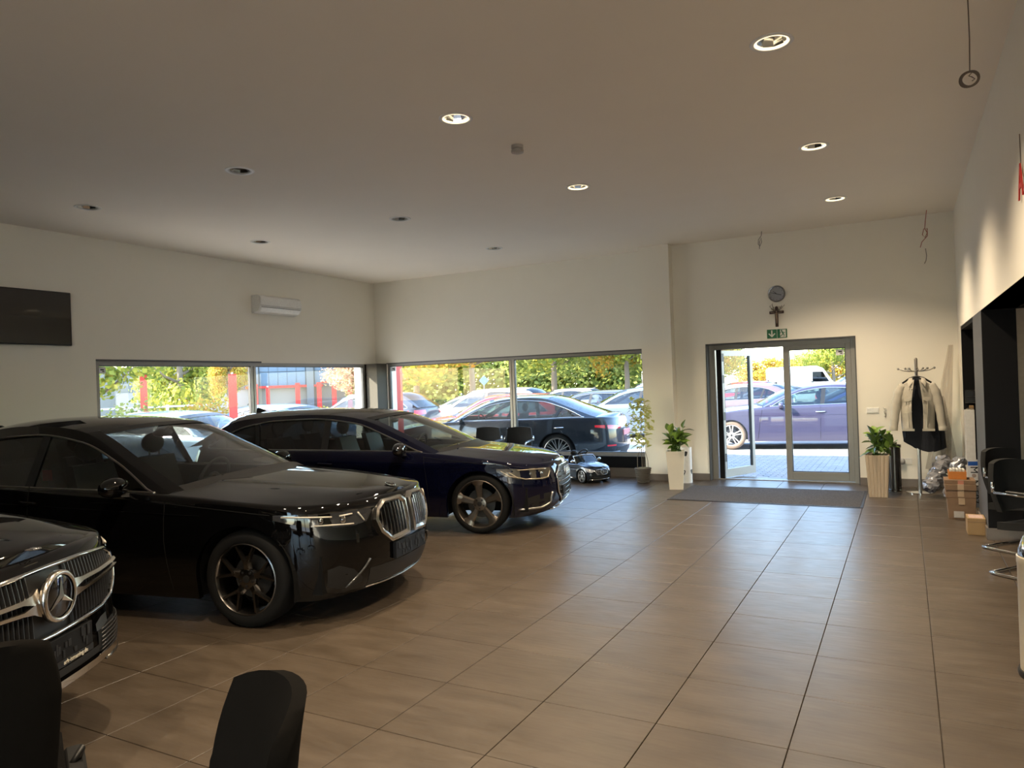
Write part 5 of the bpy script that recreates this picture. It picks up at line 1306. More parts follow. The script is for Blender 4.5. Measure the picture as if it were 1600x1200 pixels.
# door mat -------------------------------------------------------------
MX0, MX1, MY0, MY1 = -2.92, -.50, 9.78, 11.18
mt_ = empty('door_mat', (0, 0, 0), 0, 'large grey speckled entrance mat with dark rubber edge', 'mat')
MB().cbox(MX0+.03, MX1-.03, MY0+.03, MY1-.03, .001, .009, .002).build('pile', mat('mat_pile', (.07, .067, .067), .95, nscale=70, noise=.5, bump=.5, bscale=400, spec=.2), mt_)
b = MB().box(MX0, MX1, MY0, MY0+.03, .001, .006).box(MX0, MX1, MY1-.03, MY1, .001, .006).box(MX0, MX0+.03, MY0+.03, MY1-.03, .001, .006).box(MX1-.03, MX1, MY0+.03, MY1-.03, .001, .006).build('rubber_edge', M_BLACK, mt_)

# plants ---------------------------------------------------------------
M_LEAF = mat('glossy_leaf', (.045, .10, .02), .3, coat=.3, col2=(.12, .19, .04), nscale=6); M_LEAF2 = mat('bright_leaf', (.16, .27, .04), .35, coat=.3, col2=(.25, .38, .06), nscale=6)
def leaf_mesh(name, L, W, m, curl=.25, fold=.18):
    g = []
    for i in range(8):
        t = i/7; w = W*sin(pi*min(1, t*.97+.03)**.85)*(1 if t < 1 else 0); y = L*t; z = -curl*L*t*t+.1*L*t
        g.append([(-w*.5, y, z+fold*w), (-w*.25, y, z+fold*w*.4), (0, y, z), (w*.25, y, z+fold*w*.4), (w*.5, y, z+fold*w)])
    b = MB().grid(g); me = bpy.data.meshes.new(name); me.from_pydata([tuple(p) for p in b.v], [], b.f); me.polygons.foreach_set('use_smooth', [True]*len(me.polygons)); me.materials.append(m); return me
LM = [leaf_mesh('leaf', .17, .095, M_LEAF), leaf_mesh('leaf', .15, .095, M_LEAF2, .15), leaf_mesh('leaf', .18, .085, M_LEAF, .45), leaf_mesh('leaf', .13, .08, M_LEAF2, .1)]
def planter(x, y, label, seed, h=.56, wt=.25, wb=.20, hh=.45, rz=0, m=None, lean=0, ridged=False):
    t = empty('potted_plant', (x, y, 0), rz, label, 'plant'); rnd = random.Random(seed)
    m = m or mat('cream_planter', (.52, .47, .38), .5, stretch=(12, 12, .3), nscale=6, noise=.10)
    b = MB(); rings = [(wb/2, 0), (wt/2, h), (wt/2-.012, h), (wt/2-.02, h-.05)]
    def sq(r, z): return [(-r, -r, z), (0, -r, z), (r, -r, z), (r, 0, z), (r, r, z), (0, r, z), (-r, r, z), (-r, 0, z)]
    b.grid([sq(r, z) for r, z in rings], closed_v=True); b.f.append(tuple(range(8))[::-1])
    pt = b.build('planter', m, t)
    if ridged:
        for fc in range(4):
            for k in range(6):
                u = -1+2*(k+.5)/6; q = []
                for r, z in ((wb/2, .005), (wt/2, h-.004)):
                    p = Vector((u*r, -r-.001, z)); q.append(Matrix.Rotation(fc*pi/2, 3, 'Z') @ p)
                nrm = Matrix.Rotation(fc*pi/2, 3, 'Z') @ Vector((0, -1, 0))
                MB().bar(q[0], q[1], wb/6-.006, wt/6-.006, .006, up=nrm).build('slat', m, pt)
    MB().add(sq(wt/2-.018, h-.045), [tuple(range(8))]).build('soil', mat('soil', (.03, .02, .012), .95, bump=.5, bscale=60), t)
    st = []
    for k in range(9):
        a = rnd.uniform(0, 2*pi); r = rnd.uniform(.0, .06); p0 = Vector((r*cos(a), r*sin(a), h-.06)); top = Vector((r*cos(a)+rnd.uniform(.03, .13)*cos(a)+lean*.08, r*sin(a)+rnd.uniform(.03, .12)*sin(a), h+(.12+(hh-.22)*(k/8))))
        mid_ = (p0+top)/2+Vector((-.02*sin(a), .02*cos(a), .03)); MB().tube([p0, mid_, top], [.006, .005, .0035], 6).build('stem', M_LEAF2, t, smooth=True); st.append((p0, mid_, top))
    for k in range(84):
        p0, mid_, top = st[k % 9]; u = rnd.uniform(.35, 1); p = p0*(1-u)**2+mid_*2*u*(1-u)+top*u*u
        o = newobj('leaf', LM[rnd.randrange(4)], t); a = rnd.uniform(0, 2*pi); el = rnd.uniform(-.3, 1.3)+(u-.6)*.8
        o.location = p; o.rotation_euler = (el, rnd.uniform(-.5, .5), a); s = rnd.uniform(.75, 1.2); o.scale = (s, s, s)
planter(-3.07, 10.80, 'leafy plant in a smooth tall cream planter left of the mat, by the column', 4, h=.57, wt=.27, wb=.20, rz=radians(14), m=mat('smooth_cream_planter', (.62, .58, .48), .45, nscale=4, noise=.04))
planter(-.355, 10.80, 'leafy plant in a tall planter with vertical ribs right of the mat', 9, h=.555, wt=.28, wb=.215, ridged=True, lean=.6, m=mat('ribbed_planter', (.46, .36, .25), .55, stretch=(20, 20, .3), nscale=6, noise=.12))
# slim climbing plant in a wicker pot
wp = empty('potted_plant', (-3.76, 11.33, 0), 0, 'slim pale-leaved plant on a hoop in a brown wicker pot under the back window', 'plant')
b = MB(); M_WICK = mat('wicker', (.10, .085, .065), .85, bump=.6, bscale=90)
b.lathe([(0, 0), (.085, 0), (.095, .1), (.125, .235), (.115, .235), (.09, .16), (0, .15)], 24); pot = b.build('basket', M_WICK, wp, smooth=True, angle=50)
for k in range(8):
    r = .088+.035*(k/7)**1.2; MB().tube([((r+.004+.003*sin(a*14+k*pi))*cos(a), (r+.004+.003*sin(a*14+k*pi))*sin(a), .015+k*.03) for a in [2*pi*q/42 for q in range(42)]], .010, 5, closed=True).build('wicker_strand', M_WICK, pot, smooth=True)
MB().tube([(-.09, 0, .2), (-.085, 0, .4), (-.05, 0, .50), (0, 0, .525), (.05, 0, .50), (.085, 0, .36), (.095, 0, .2)], .005, 6).tube([(-.01, 0, .2), (-.015, .01, .7), (.0, .01, 1.3)], .005, 6).tube([(.02, 0, .2), (.025, .0, .6)], .004, 6).build('hoop', mat('twig', (.16, .13, .09), .8), wp)
for k in range(5): MB().ell((.05*cos(k*1.26), .05*sin(k*1.26), .215), (.05, .045, .03), 8, 5).build('moss', mat('moss', (.12, .11, .06), .95), wp)
rnd = random.Random(2); SL = [leaf_mesh('small_leaf', .085, .042, leaf_mat('pale_leaf', [(.45, .48, .12), (.62, .58, .20), (.35, .42, .10)], .5)), leaf_mesh('small_leaf', .06, .034, leaf_mat('pale_leaf', []) if 'pale_leaf' in MATS else None)]
for k in range(210):
    z = .55+rnd.random()**.85*.80; w = .15*(1-abs(z-1.0)/.75)+.04
    o = newobj('leaf', SL[k % 2], wp); a = rnd.uniform(0, 2*pi); o.location = (w*rnd.uniform(-1, 1)-.03, w*.6*rnd.uniform(-1, 1), z); o.scale = (1.25,)*3; o.rotation_euler = (rnd.uniform(-.8, .8), rnd.uniform(-.6, .6), a)
# umbrella stands
us = empty('umbrella_stand', (-3.10, 11.48, 0), 0, 'white cylindrical umbrella stand with black patches behind the left planter', 'umbrella stand')
MB().lathe([(0, 0), (.095, 0), (.095, .56), (.088, .56), (.088, .03), (0, .03)], 32).build('cylinder', M_WHITE, us, smooth=True, angle=40)
rnd = random.Random(5)
for k in range(12):
    a0 = rnd.uniform(-pi, pi); z0 = rnd.uniform(.08, .48); ra = rnd.uniform(.18, .38); rz_ = rnd.uniform(.03, .06); N = 14
    pts = [(a0+ra*cos(q)*(1+.3*sin(3*q)), z0+rz_*sin(q)*(1+.25*cos(2*q))) for q in [2*pi*i/N for i in range(N)]]
    f = lambda a, z: (.0965*cos(a), .0965*sin(a), z)
    MB().add([f(a, z) for a, z in pts]+[f(a0, z0)], [(i, (i+1) % N, N) for i in range(N)]).build('patch', M_BLACK, us)
mb_ = empty('ash_stand', (-.165, 11.30, 0), 0, 'dark steel cylinder stand right behind the ribbed planter', 'stand')
MB().lathe([(0, 0), (.085, 0), (.085, .03), (.08, .035), (.08, .60), (.088, .605), (.088, .64), (.07, .64), (.07, .60), (0, .60)], 28).build('cylinder', mat('dark_steel', (.12, .11, .10), .25, metal=1), mb_, smooth=True, angle=40)

# coat stand -------------------------------------------------------------
RX, RY = .135, 11.25
cs = empty('coat_stand', (RX, RY, 0), 0, 'chrome coat stand with curved arms and knobs right of the door', 'coat stand')
MB().lathe([(0, 0), (.17, 0), (.17, .012), (.03, .022), (0, .022)], 32).build('foot', M_CHROME, cs, smooth=True, angle=40)
MB().lathe([(.022, .02), (.022, 1.0), (.020, 1.01), (.020, 1.80), (.012, 1.815), (0, 1.82)], 20).build('pole', M_SATIN, cs, smooth=True, angle=40)
for k in range(6):
    a = k*pi/3+.12; pts = [(.02*cos(a), .02*sin(a), 1.64), (.09*cos(a), .09*sin(a), 1.635), (.16*cos(a), .16*sin(a), 1.65), (.215*cos(a), .215*sin(a), 1.675)]
    arm = MB().tube(pts, .006, 6).build('arm', M_SATIN, cs, smooth=True); MB().ell(pts[-1], (.016,)*3, 12, 8).build('knob', M_SATIN, arm, smooth=True)
def lerp_poly(rows):
    return rows
# pale denim jacket, hung on a hanger, open in front
M_DEN = mat('white_denim', (.50, .46, .38), .9, bump=.35, bscale=260, nscale=9, noise=.08)
jk = empty('jacket', (RX-.0, RY-.12, 0), 0, 'cream white denim jacket hanging open on the coat stand', 'jacket')
rnd = random.Random(8)
def fold(x, z, s=1): return .010*sin(x*38+z*7)*s+.008*sin(z*25+x*13)*s
for sg in (-1, 1):
    # half of the jacket body: front panel wraps round the side to the back
    g = []
    for i in range(15):
        t = i/14; z = 1.525-.68*t
        xin = (.03+.03*t+.025*sin(t*3))*(1 if sg < 0 else .85); xo = .175+.035*min(1, t*3)-.02*t; row = []
        zsh = -.075*0
        for j in range(9):
            u = j/8; x = mix(xin, xo, u); slope = -.09*max(0, (u-.15))*(1-t)
            row.append((sg*x, -.085+.07*u*u+fold(x, z), z+slope+.02*(1-u)*(t > .9)))
        for j in range(1, 7):
            u = j/6; x = mix(xo, 0, u); row.append((sg*x, -.015+.12*sin(u*pi/2), z-.09*.85*(1-t)*(1-u)+.02*u*(1-t)))
        g.append(row)
    MB().grid(g).build('front_panel' if True else '', M_DEN, jk, smooth=True)
    # sleeve
    pts = [(.165, .0, 1.46), (.205, -.005, 1.36), (.235, -.01, 1.22), (.25, -.02, 1.08), (.262, -.03, .92), (.268, -.035, .855)]
    rr_ = [.045, .060, .058, .052, .048, .046]
    MB().tube([(sg*(x+(.012 if sg > 0 else .02)*(1.46-z)*2), y, z) for x, y, z in catmull(pts, 4)], [mix(rr_[min(5, k//4)], rr_[min(5, k//4+1)], (k % 4)/4)*(1+.05*sin(k*1.9)) for k in range(21)], 12).build('sleeve', M_DEN, jk, smooth=True)
    e = (sg*(.268+(.012 if sg > 0 else .02)*1.21), -.035)
    MB().lathe([(.049, 0), (.051, .01), (.051, .05), (.048, .055)], 14, c=(e[0], e[1], .848)).build('cuff', M_DEN, jk, smooth=True)
    MB().prism([(.065, 1.30), (.155, 1.285), (.155, 1.25), (.11, 1.235), (.067, 1.255)], lambda a, c, t: (sg*a, t+.03*((a-.06)/.12)**2, c), -.104, -.092).build('pocket_flap', M_DEN, jk)
    b = MB().tube([(sg*.115, -.092, 1.245), (sg*.112, -.088, 1.1), (sg*.105, -.092, .90)], .004, 5); b.build('seam', M_DEN, jk, smooth=True)
    MB().grid([[(sg*x, -.098+.004*abs(x)*10, z) for x in (.045, .075, .115, .16, .19)] for z in (.845, .875)]).build('waistband', M_DEN, jk)
    # collar
    MB().grid([[(sg*.025, -.02, 1.545), (sg*.055, -.055, 1.55), (sg*.045, -.09, 1.50)], [(sg*.05, -.03, 1.555), (sg*.09, -.075, 1.545), (sg*.075, -.105, 1.46)], [(sg*.08, -.03, 1.53), (sg*.115, -.07, 1.50), (sg*.095, -.10, 1.43)]]).build('collar', M_DEN, jk, smooth=True)
    for z in (1.40, 1.22, 1.10, .98): MB().lathe([(.007, 0), (.006, -.004), (0, -.005)], 8, c=(sg*(.062+.03*(1.5-z)), -.098, z), axis='y').build('button', M_SATIN, jk)
hg = MB().tube([(0, 0, 1.665), (.02, 0, 1.68), (.03, 0, 1.66), (.01, 0, 1.63), (0, 0, 1.58)], .0035, 6).tube([(-.17, 0, 1.48), (-.08, 0, 1.545), (0, 0, 1.57), (.08, 0, 1.545), (.17, 0, 1.48)], .012, 8)
tag(hg.build('hanger', M_BLACK, None, smooth=True), 'dark coat hanger inside the cream jacket collar', 'hanger').location = (RX, RY-.12, 0)
# dark garment behind the jacket
M_NAVYC = mat('dark_cloth', (.010, .012, .018), .9, bump=.3, bscale=120)
g = []
for i in range(17):
    t = i/16; z = 1.56-.92*t; w0 = mix(.06, .21, min(1, t*3.2)); row = []
    for j in range(25):
        a = 2*pi*j/25; w = w0*(1+.10*sin(a*6+t*4)*t); zz = z
        if i == 16: zz = z+.05*sin(a*2+1.2)-.05*cos(a)-.02
        row.append((w*cos(a)+.035*t, .06*sin(a)*(1+.25*sin(a*9)*t), zz))
    g.append(row)
dk = tag(MB().grid(g, closed_v=True).build('dark_garment', M_NAVYC, None, smooth=True), 'dark navy garment hanging longer beneath the cream jacket', 'garment'); dk.location = (RX, RY-.02, 0)
g = []
for i in range(15):
    t = i/14; z = 1.40-.83*t; w0 = mix(.04, .075, min(1, t*2)); row = []
    for j in range(14):
        a = 2*pi*j/14; row.append((.20+.05*t+w0*cos(a)*(1+.15*sin(a*4)), .07+.045*sin(a), z+(.03*cos(a) if i == 14 else 0)))
    g.append(row)
d2 = tag(MB().grid(g, closed_v=True).build('dark_coat', M_NAVYC, None, smooth=True), 'narrow black coat hanging on the right arm of the coat stand', 'coat'); d2.location = (RX, RY+.02, 0)

# leaning plastic film and parcels in the corner ---------------------------
M_FILM = bpy.data.materials.new('plastic_film'); M_FILM.use_nodes = True
_n = M_FILM.node_tree; _p = _n.nodes['Principled BSDF']; _p.inputs['Base Color'].default_value = (.40, .33, .25, 1); _p.inputs['Roughness'].default_value = .22; _p.inputs['Alpha'].default_value = .5
_z = _n.nodes.new('ShaderNodeTexNoise'); _z.inputs['Scale'].default_value = 9; _b = _n.nodes.new('ShaderNodeBump'); _b.inputs['Strength'].default_value = .6; _n.links.new(_z.outputs[0], _b.inputs['Height']); _n.links.new(_b.outputs[0], _p.inputs['Normal'])
def film(name, label, top, bot, w0, w1, seed, n=26, cat='film', mt=None, amp=.035):
    rnd = random.Random(seed); g = []; ph = [rnd.uniform(0, 6) for _ in range(4)]
    top, bot = Vector(top), Vector(bot); ax = (bot-top); wd_ = Vector((1, -.15, 0)).normalized(); nr = ax.normalized().cross(wd_)
    for i in range(n):
        t = i/(n-1); w = mix(w0, w1, t); row = []
        for j in range(15):
            u = j/14-.5; row.append(top+ax*t+wd_*w*u+nr*amp*(sin(u*19+ph[0]+t*5)+.6*sin(u*37+ph[1]+t*9)+.5*sin(t*14+ph[2]))*(.4+t))
        g.append(row)
    return tag(MB().grid(g).build(name, mt or M_FILM, None, smooth=True), label, cat)
film('plastic_film', 'tall crumpled translucent film leaning in the right corner', (.56, 11.62, 1.98), (.36, 11.40, .30), .06, .30, 1)
film('plastic_roll', 'bent translucent film roll leaning beside the tall film', (.44, 11.66, 1.28), (.50, 11.30, .25), .05, .22, 4, amp=.03)
M_SILV = bpy.data.materials.new('silver_film'); M_SILV.use_nodes = True
_n = M_SILV.node_tree; _p = _n.nodes['Principled BSDF']; _p.inputs['Base Color'].default_value = (.42, .42, .44, 1); _p.inputs['Roughness'].default_value = .2; _p.inputs['Metallic'].default_value = .3; _p.inputs['Alpha'].default_value = .8
_z = _n.nodes.new('ShaderNodeTexNoise'); _z.inputs['Scale'].default_value = 14; _b = _n.nodes.new('ShaderNodeBump'); _b.inputs['Strength'].default_value = .9; _n.links.new(_z.outputs[0], _b.inputs['Height']); _n.links.new(_b.outputs[0], _p.inputs['Normal'])
def wrapped(label, p0, p1, r, seed, m2):
    t = empty('wrapped_parcel', (0, 0, 0), 0, label, 'parcel'); rnd = random.Random(seed); p0, p1 = Vector(p0), Vector(p1)
    MB().tube([p0, p0.lerp(p1, .5), p1], [r*.7, r*.75, r*.6], 6).build('content', m2, t)
    pts = [p0.lerp(p1, k/21) for k in range(22)]; b = MB().tube(pts, [r*(1+.22*sin(k*1.7+seed)+.12*sin(k*4.1))*(.5 if k in (0, 21) else 1) for k in range(22)], 18)
    b.v = [tuple(c+rnd.uniform(-.014, .014) for c in v) for v in b.v]; b.v = [(x, y, max(.004, z)) for x, y, z in b.v]; b.build('wrapping', M_SILV, t, smooth=False)
wrapped('long bundle in clear crumpled film leaning toward the coat stand', (.22, 10.78, .10), (.44, 11.10, .50), .085, 2, mat('dark_print', (.03, .03, .05), .5))
wrapped('second film-wrapped bundle behind the cartons', (.44, 10.35, .09), (.58, 10.85, .50), .07, 5, mat('pale_print', (.4, .4, .42), .5))
# carton tower of four layers with tape and label
tw_ = empty('carton_stack', (0, 0, 0), 0, '', ''); bpy.data.objects.remove(tw_)
def carton(x0, x1, y0, y1, z0, z1, label, m=M_CARD, taper=0, tape=True, lab=False):
    cx, cy = (x0+x1)/2, (y0+y1)/2; t = empty('carton', (cx, cy, z0), 0, label, 'box'); a, c = (x1-x0)/2, (y1-y0)/2; h = z1-z0
    k = 1-taper; vs = [(-a*k, -c*k, 0), (a*k, -c*k, 0), (a*k, c*k, 0), (-a*k, c*k, 0), (-a, -c, h), (a, -c, h), (a, c, h), (-a, c, h)]
    MB().add(vs, [(0, 3, 2, 1), (4, 5, 6, 7), (0, 1, 5, 4), (1, 2, 6, 5), (2, 3, 7, 6), (3, 0, 4, 7)]).build('box', m, t, bev=.003)
    if tape: MB().box(-.03, .03, -c-.002, c, h, h+.0015).box(-.03, .03, -c-.0025, -c-.001, h-.07 if h > .08 else .005, h).build('tape', mat('tape', (.40, .28, .17), .3), t)
    if lab: MB().add([(-.085*k, -c*.93-.002, .02), (.02, -c*.93-.002, .02), (.02, -c*.95-.002, .09), (-.085*k, -c*.95-.002, .09)], [(0, 1, 2, 3)]).build('label', mat('label_paper', (.45, .42, .38), .7), t)
    return t
carton(.365, .64, 9.33, 9.62, 0, .235, 'tapered brown carton at the bottom of the tall stack, with shipping label', taper=.10, lab=True)
carton(.355, .64, 9.33, 9.62, .237, .32, 'second brown carton from the bottom of the tall stack')
carton(.35, .645, 9.32, 9.62, .322, .385, 'third brown carton from the bottom of the tall stack')
t = carton(.345, .64, 9.34, 9.63, .387, .43, 'topmost flat brown carton of the tall stack under the orange box', tape=False)
MB().box(-.02, .035, -.1475, -.146, -.16, .04).build('tape', mat('red_tape', (.40, .16, .10), .4), t)
og = empty('orange_box', (.475, 9.50, .432), 0, 'orange open box on top of the brown cartons', 'box'); M_OR = mat('orange_plastic', (.50, .17, .02), .5)
MB().box(-.085, .085, -.10, -.095, 0, .085).box(-.085, .085, .095, .10, 0, .085).box(-.085, -.08, -.095, .095, 0, .085).box(.08, .085, -.095, .095, 0, .085).box(-.08, .08, -.095, .095, 0, .004).build('tray', M_OR, og)
for k in range(5): MB().box(-.07+k*.03, -.05+k*.03, -.08, .08, .01, .105+.006*(k % 2)).build('folded_paper', M_SW, og)
t = carton(.50, .655, 8.50, 8.76, 0, .165, 'small yellow-brown carton with printed top, alone by the grey pier', m=M_CARD2, tape=False)
MB().box(-.06, .06, -.10, .08, .165, .1665).build('label', mat('print_top', (.42, .30, .26), .7, nscale=60, noise=.4), t)
MB().box(-.0775, .0775, -.1312, -.130, .128, .133).build('flap_line', M_CARD, t)
# leaning number plate with lettering read sideways
npl = empty('number_plate', (.655, 9.68, .08), 0, 'white number plate with blue band standing upright behind the carton stack', 'plate')
npl.rotation_euler = (radians(-4), 0, radians(10))
MB().cbox(-.056, .056, 0, .004, 0, .54, .001).build('plate', mat('plate_white', (0, 0, 0)), npl); MB().box(-.055, .055, -.001, 0, .472, .519).build('blue_band', mat('band_blue', (.02, .10, .42), .4), npl)
txt('M', .105, M_BLACK, npl, (0, -.002, .425), (pi/2, pi/2, 0)); txt('N 507', .105, M_BLACK, npl, (0, -.002, .18), (pi/2, pi/2, 0))
MB().lathe([(.022, 0), (0, -.0015)], 18, c=(0, -.001, .36), axis='y').build('seal', mat('seal_grey', (.35, .28, .25), .5), npl)
# ledge with small things in the black bay
lg = empty('side_cupboard', (.70, 11.22, 0), 0, 'narrow white cupboard end in the black wall bay', 'cupboard')
MB().cbox(-.03, .08, -.05, .085, 0, 1.11, .004).build('carcass', M_WHITE, lg); MB().box(-.034, -.03, -.045, .08, .02, 1.09).build('door_front', M_WHITE, lg)
hf = empty('framed_notice', (.75, 11.30, 1.28), 0, 'small black notice with thin silver frame in the wall bay', 'picture'); MB().box(-.06, .06, -.008, 0, -.085, .085).build('board', M_BLACK, hf)
MB().tube([(-.06, -.01, -.085), (.06, -.01, -.085), (.06, -.01, .085), (-.06, -.01, .085)], .003, 5, closed=True).tube([(-.055, -.01, .0), (.055, -.01, .0)], .0025, 5).build('frame', M_SATIN, hf)
bx_ = tag(MB().cbox(.725, .775, 11.20, 11.26, 1.112, 1.165, .003).build('small_box', M_CARD2, None), 'small beige box on the white cupboard ledge', 'box')
kb = tag(MB().tube([(.69, 11.19, 1.118), (.71, 11.18, 1.13), (.73, 11.19, 1.118), (.75, 11.185, 1.13), (.77, 11.19, 1.118)], .006, 6).build('key_bunch', M_SATIN, None), 'bunch of keys lying before the small beige box', 'keys')

M_FAB2 = mat('charcoal_fabric', (.018, .018, .018), .9, bump=.08, bscale=500, spec=.2)
# cantilever visitor chairs ----------------------------------------------------
def visitor_chair(x, y, rz, label, group=None, arms=True):
    t = empty('visitor_chair', (x, y, 0), rz, label, 'chair', group)   # faces local -y
    w = .27
    for sg in (-1, 1):
        pts = [(sg*w, -.28, .655), (sg*w, .18, .655), (sg*w*.96, .235, .68)]
        b = MB()
        fr = [(sg*w, .22, .66), (sg*w, .0, .66), (sg*w, -.22, .66), (sg*w, -.285, .64), (sg*w, -.30, .58), (sg*w, -.30, .12), (sg*w, -.295, .04), (sg*w, -.24, .015), (sg*w, .20, .015), (sg*w, .27, .017)]
        b.tube(fr, .0125, 10); b.build('frame_tube', M_CHROME, t, smooth=True)
        MB().tube([(sg*w, .23, .66), (sg*w*.95, .24, .74)], .0125, 8).build('back_tube', M_CHROME, t, smooth=True)
        MB().cbox(sg*w-.02, sg*w+.02, -.2, .12, .668, .685, .004).build('arm_pad', M_BLACK, t)
    MB().tube([(-w, .27, .017), (w, .27, .017)], .0125, 10).build('floor_bar', M_CHROME, t, smooth=True); MB().tube([(-w, -.26, .42), (w, -.26, .42)], .0125, 10).tube([(-w, -.30, .42), (-w, -.26, .42)], .0125, 8).tube([(w, -.30, .42), (w, -.26, .42)], .0125, 8).build('seat_bar', M_CHROME, t, smooth=True)
    g = []
    for i in range(9):
        u = i/8; yy = -.27+.50*u; zz = .445+.015*cos(u*pi)-.02*u; r = []
        for j in range(9):
            v = j/8*2-1; r.append((v*.235, yy, zz+.012*v*v))
        g.append(r)
    bot = [[(x_, y_, z_-.06) for x_, y_, z_ in r] for r in g]
    b = MB(); b.grid(g); b.grid([r[::-1] for r in bot]); 
    per = lambda G_: G_[0]+[r[-1] for r in G_[1:]]+G_[-1][::-1][1:]+[r[0] for r in G_[::-1][1:-1]]
    b.grid([per(bot), per(g)], closed_v=True); b.build('seat', M_FAB2, t, smooth=True, angle=60, fix=True)
    g = []
    for i in range(10):
        u = i/9; zz = .50+.40*u; r = []; ww = .235*(1-.10*u**3-.08*(1-u)**3)
        for j in range(11):
            v = j/10*2-1; r.append((v*ww, .245+.06*u-.05*v*v+.02*sin(u*pi), zz-.02*v*v*u))
        g.append(r)
    bk = [[(x_, y_+.045, z_) for x_, y_, z_ in r] for r in g]
    b = MB(); b.grid(g); b.grid([r[::-1] for r in bk]); b.grid([per(g), per(bk)], closed_v=True); b.build('backrest', M_FAB2, t, smooth=True, angle=70, fix=True)
    return t
visitor_chair(.96, 7.93, radians(50), 'black chrome-framed visitor chair beyond the nearer one, by the grey pier')
visitor_chair(.935, 6.96, radians(50), 'nearer black chrome-framed visitor chair at the right edge')
visitor_chair(-6.60, 11.13, radians(12), 'black visitor chair under the back window, left of the pair behind the navy car')
visitor_chair(-5.97, 11.13, radians(10), 'black visitor chair under the back window, right of the pair behind the navy car')

# waste bin ----------------------------------------------------------------------
bn = empty('waste_bin', (.66, 4.72, 0), 0, 'cream round pedal bin with chrome dome lid at the right edge', 'bin')
MB().lathe([(0, 0), (.172, 0), (.176, .02), (.172, .035), (0, .035)], 40).build('foot_ring', M_BLACK, bn, smooth=True, angle=40)
MB().lathe([(.163, .03), (.163, .60), (.166, .605), (.166, .64), (.160, .645)], 40).build('body', mat('cream_metal', (.50, .44, .34), .3, metal=.2), bn, smooth=True, angle=40)
MB().lathe([(.158, .643), (.155, .68), (.135, .74), (.10, .78), (.05, .80), (0, .805)], 40).build('lid', M_CHROME, bn, smooth=True)

# swivel chairs in the foreground ---------------------------------------------------
def office_chair(x, y, rz, label, w=.24, h0=.50, h1=.97, curve=.09, arms=True):
    t = empty('office_chair', (x, y, 0), rz, label, 'chair')   # faces local -y
    g = []
    for i in range(13):
        u = i/12; zz = h0+(h1-h0)*u; r = []; ww = w*(1-.22*max(0, u-.55)**1.5*2.2-.10*(1-u)**2)
        for j in range(13):
            v = j/12*2-1; r.append((v*ww, .22+.07*u-curve*v*v-.02*sin(u*pi)+.03*max(0, u-.8), zz-.045*abs(v)**3*u*(u > .5)))
        g.append(r)
    bk = [[(x_*.97, y_+.035+.02*sin(i/12*pi), z_-(.006 if i == 12 else 0)) for x_, y_, z_ in r] for i, r in enumerate(g)]
    per = lambda G_: G_[0]+[r[-1] for r in G_[1:]]+G_[-1][::-1][1:]+[r[0] for r in G_[::-1][1:-1]]
    b = MB(); b.grid(g); b.grid([r[::-1] for r in bk]); b.grid([per(g), per(bk)], closed_v=True); b.build('backrest', M_FABRIC, t, smooth=True, angle=80, fix=True, bev=0)
    MB().cbox(-.24, .24, -.26, .22, .43, .50, .03).build('seat', M_FABRIC, t)
    MB().tube([(0, .27, .60), (0, .30, .48), (0, .2, .40), (0, .0, .40)], .018, 8).build('back_support', M_BLACK, t, smooth=True)
    MB().lathe([(.03, .10), (.03, .30), (.02, .30), (.02, .42)], 16).build('column', M_CHROME, t, smooth=True, angle=40)
    for k in range(5):
        a = 2*pi*k/5+.3; leg = MB().bar((.03*cos(a), .03*sin(a), .10), (.30*cos(a), .30*sin(a), .075), .05, .03, .03, up=(0, 0, 1)).build('foot_arm', M_BLACK, t)
        MB().lathe([(0, -.02), (.03, -.02), (.03, .02), (0, .02)], 14, c=(.30*cos(a), .30*sin(a), .031), axis='y').build('castor', M_BLACK, leg)
    for sg in ((-1, 1) if arms else ()):
        am = MB().tube([(sg*.25, .02, .44), (sg*.29, .02, .50), (sg*.27, .0, .44)], .012, 8).build('arm_post', M_BLACK, t, smooth=True)
        MB().cbox(sg*.27-.03, sg*.27+.03, -.12, .10, .44, .462, .01).build('arm_pad', mat('grey_pad', (.012, .012, .012), .6, spec=.2), am)
    return t
office_chair(-1.47, 1.016, radians(-32), 'black office chair back with rounded corner at the bottom, nearest the middle', h0=.45, h1=.965, w=.265, arms=False)
office_chair(-2.59, 1.19, radians(-118), 'black office chair back cut off by the lower left corner')

# toy car -----------------------------------------------------------------------------
K = .24
TOY = dict(SEDAN, L=4.6, hw=1.10, hubs=(.95, 3.6), rw=.47, aR=.52, tw=.34, rimk=.80, wi=.05,
 plan=[(0, 0), (.01, .3), (.05, .55), (.15, .80), (.32, .97), (.55, 1.06), (.9, 1.10), (1.6, 1.10), (3.0, 1.10), (3.7, 1.08), (4.1, 1.02), (4.4, .88), (4.55, .6), (4.6, .3), (4.6, 0)],
 top=[(0, .95), (.1, .95), (.4, 1.02), (.9, 1.14), (1.5, 1.22), (2.2, 1.20), (3.0, 1.22), (3.8, 1.28), (4.6, 1.20)], bot=[(0, .22), (1, .2), (4.6, .3)],
 hoodc=[(0, .97), (.1, 1.05), (.4, 1.16), (1.0, 1.30), (1.7, 1.36)], hood_end=1.7, crease=.03, deck_start=3.3, deckc=[(3.2, 1.28), (3.8, 1.40), (4.4, 1.34), (4.6, 1.25)], st=None, sh=.06)
c6 = Car(TOY, P_BLACKB, 'toy_car', (-4.37, 11.10, 0), radians(-30), 'black open children\'s ride-on toy car beside the navy car nose', wheel='double', wheel_mat=M_SATIN, scale=K)
r6 = c6.root
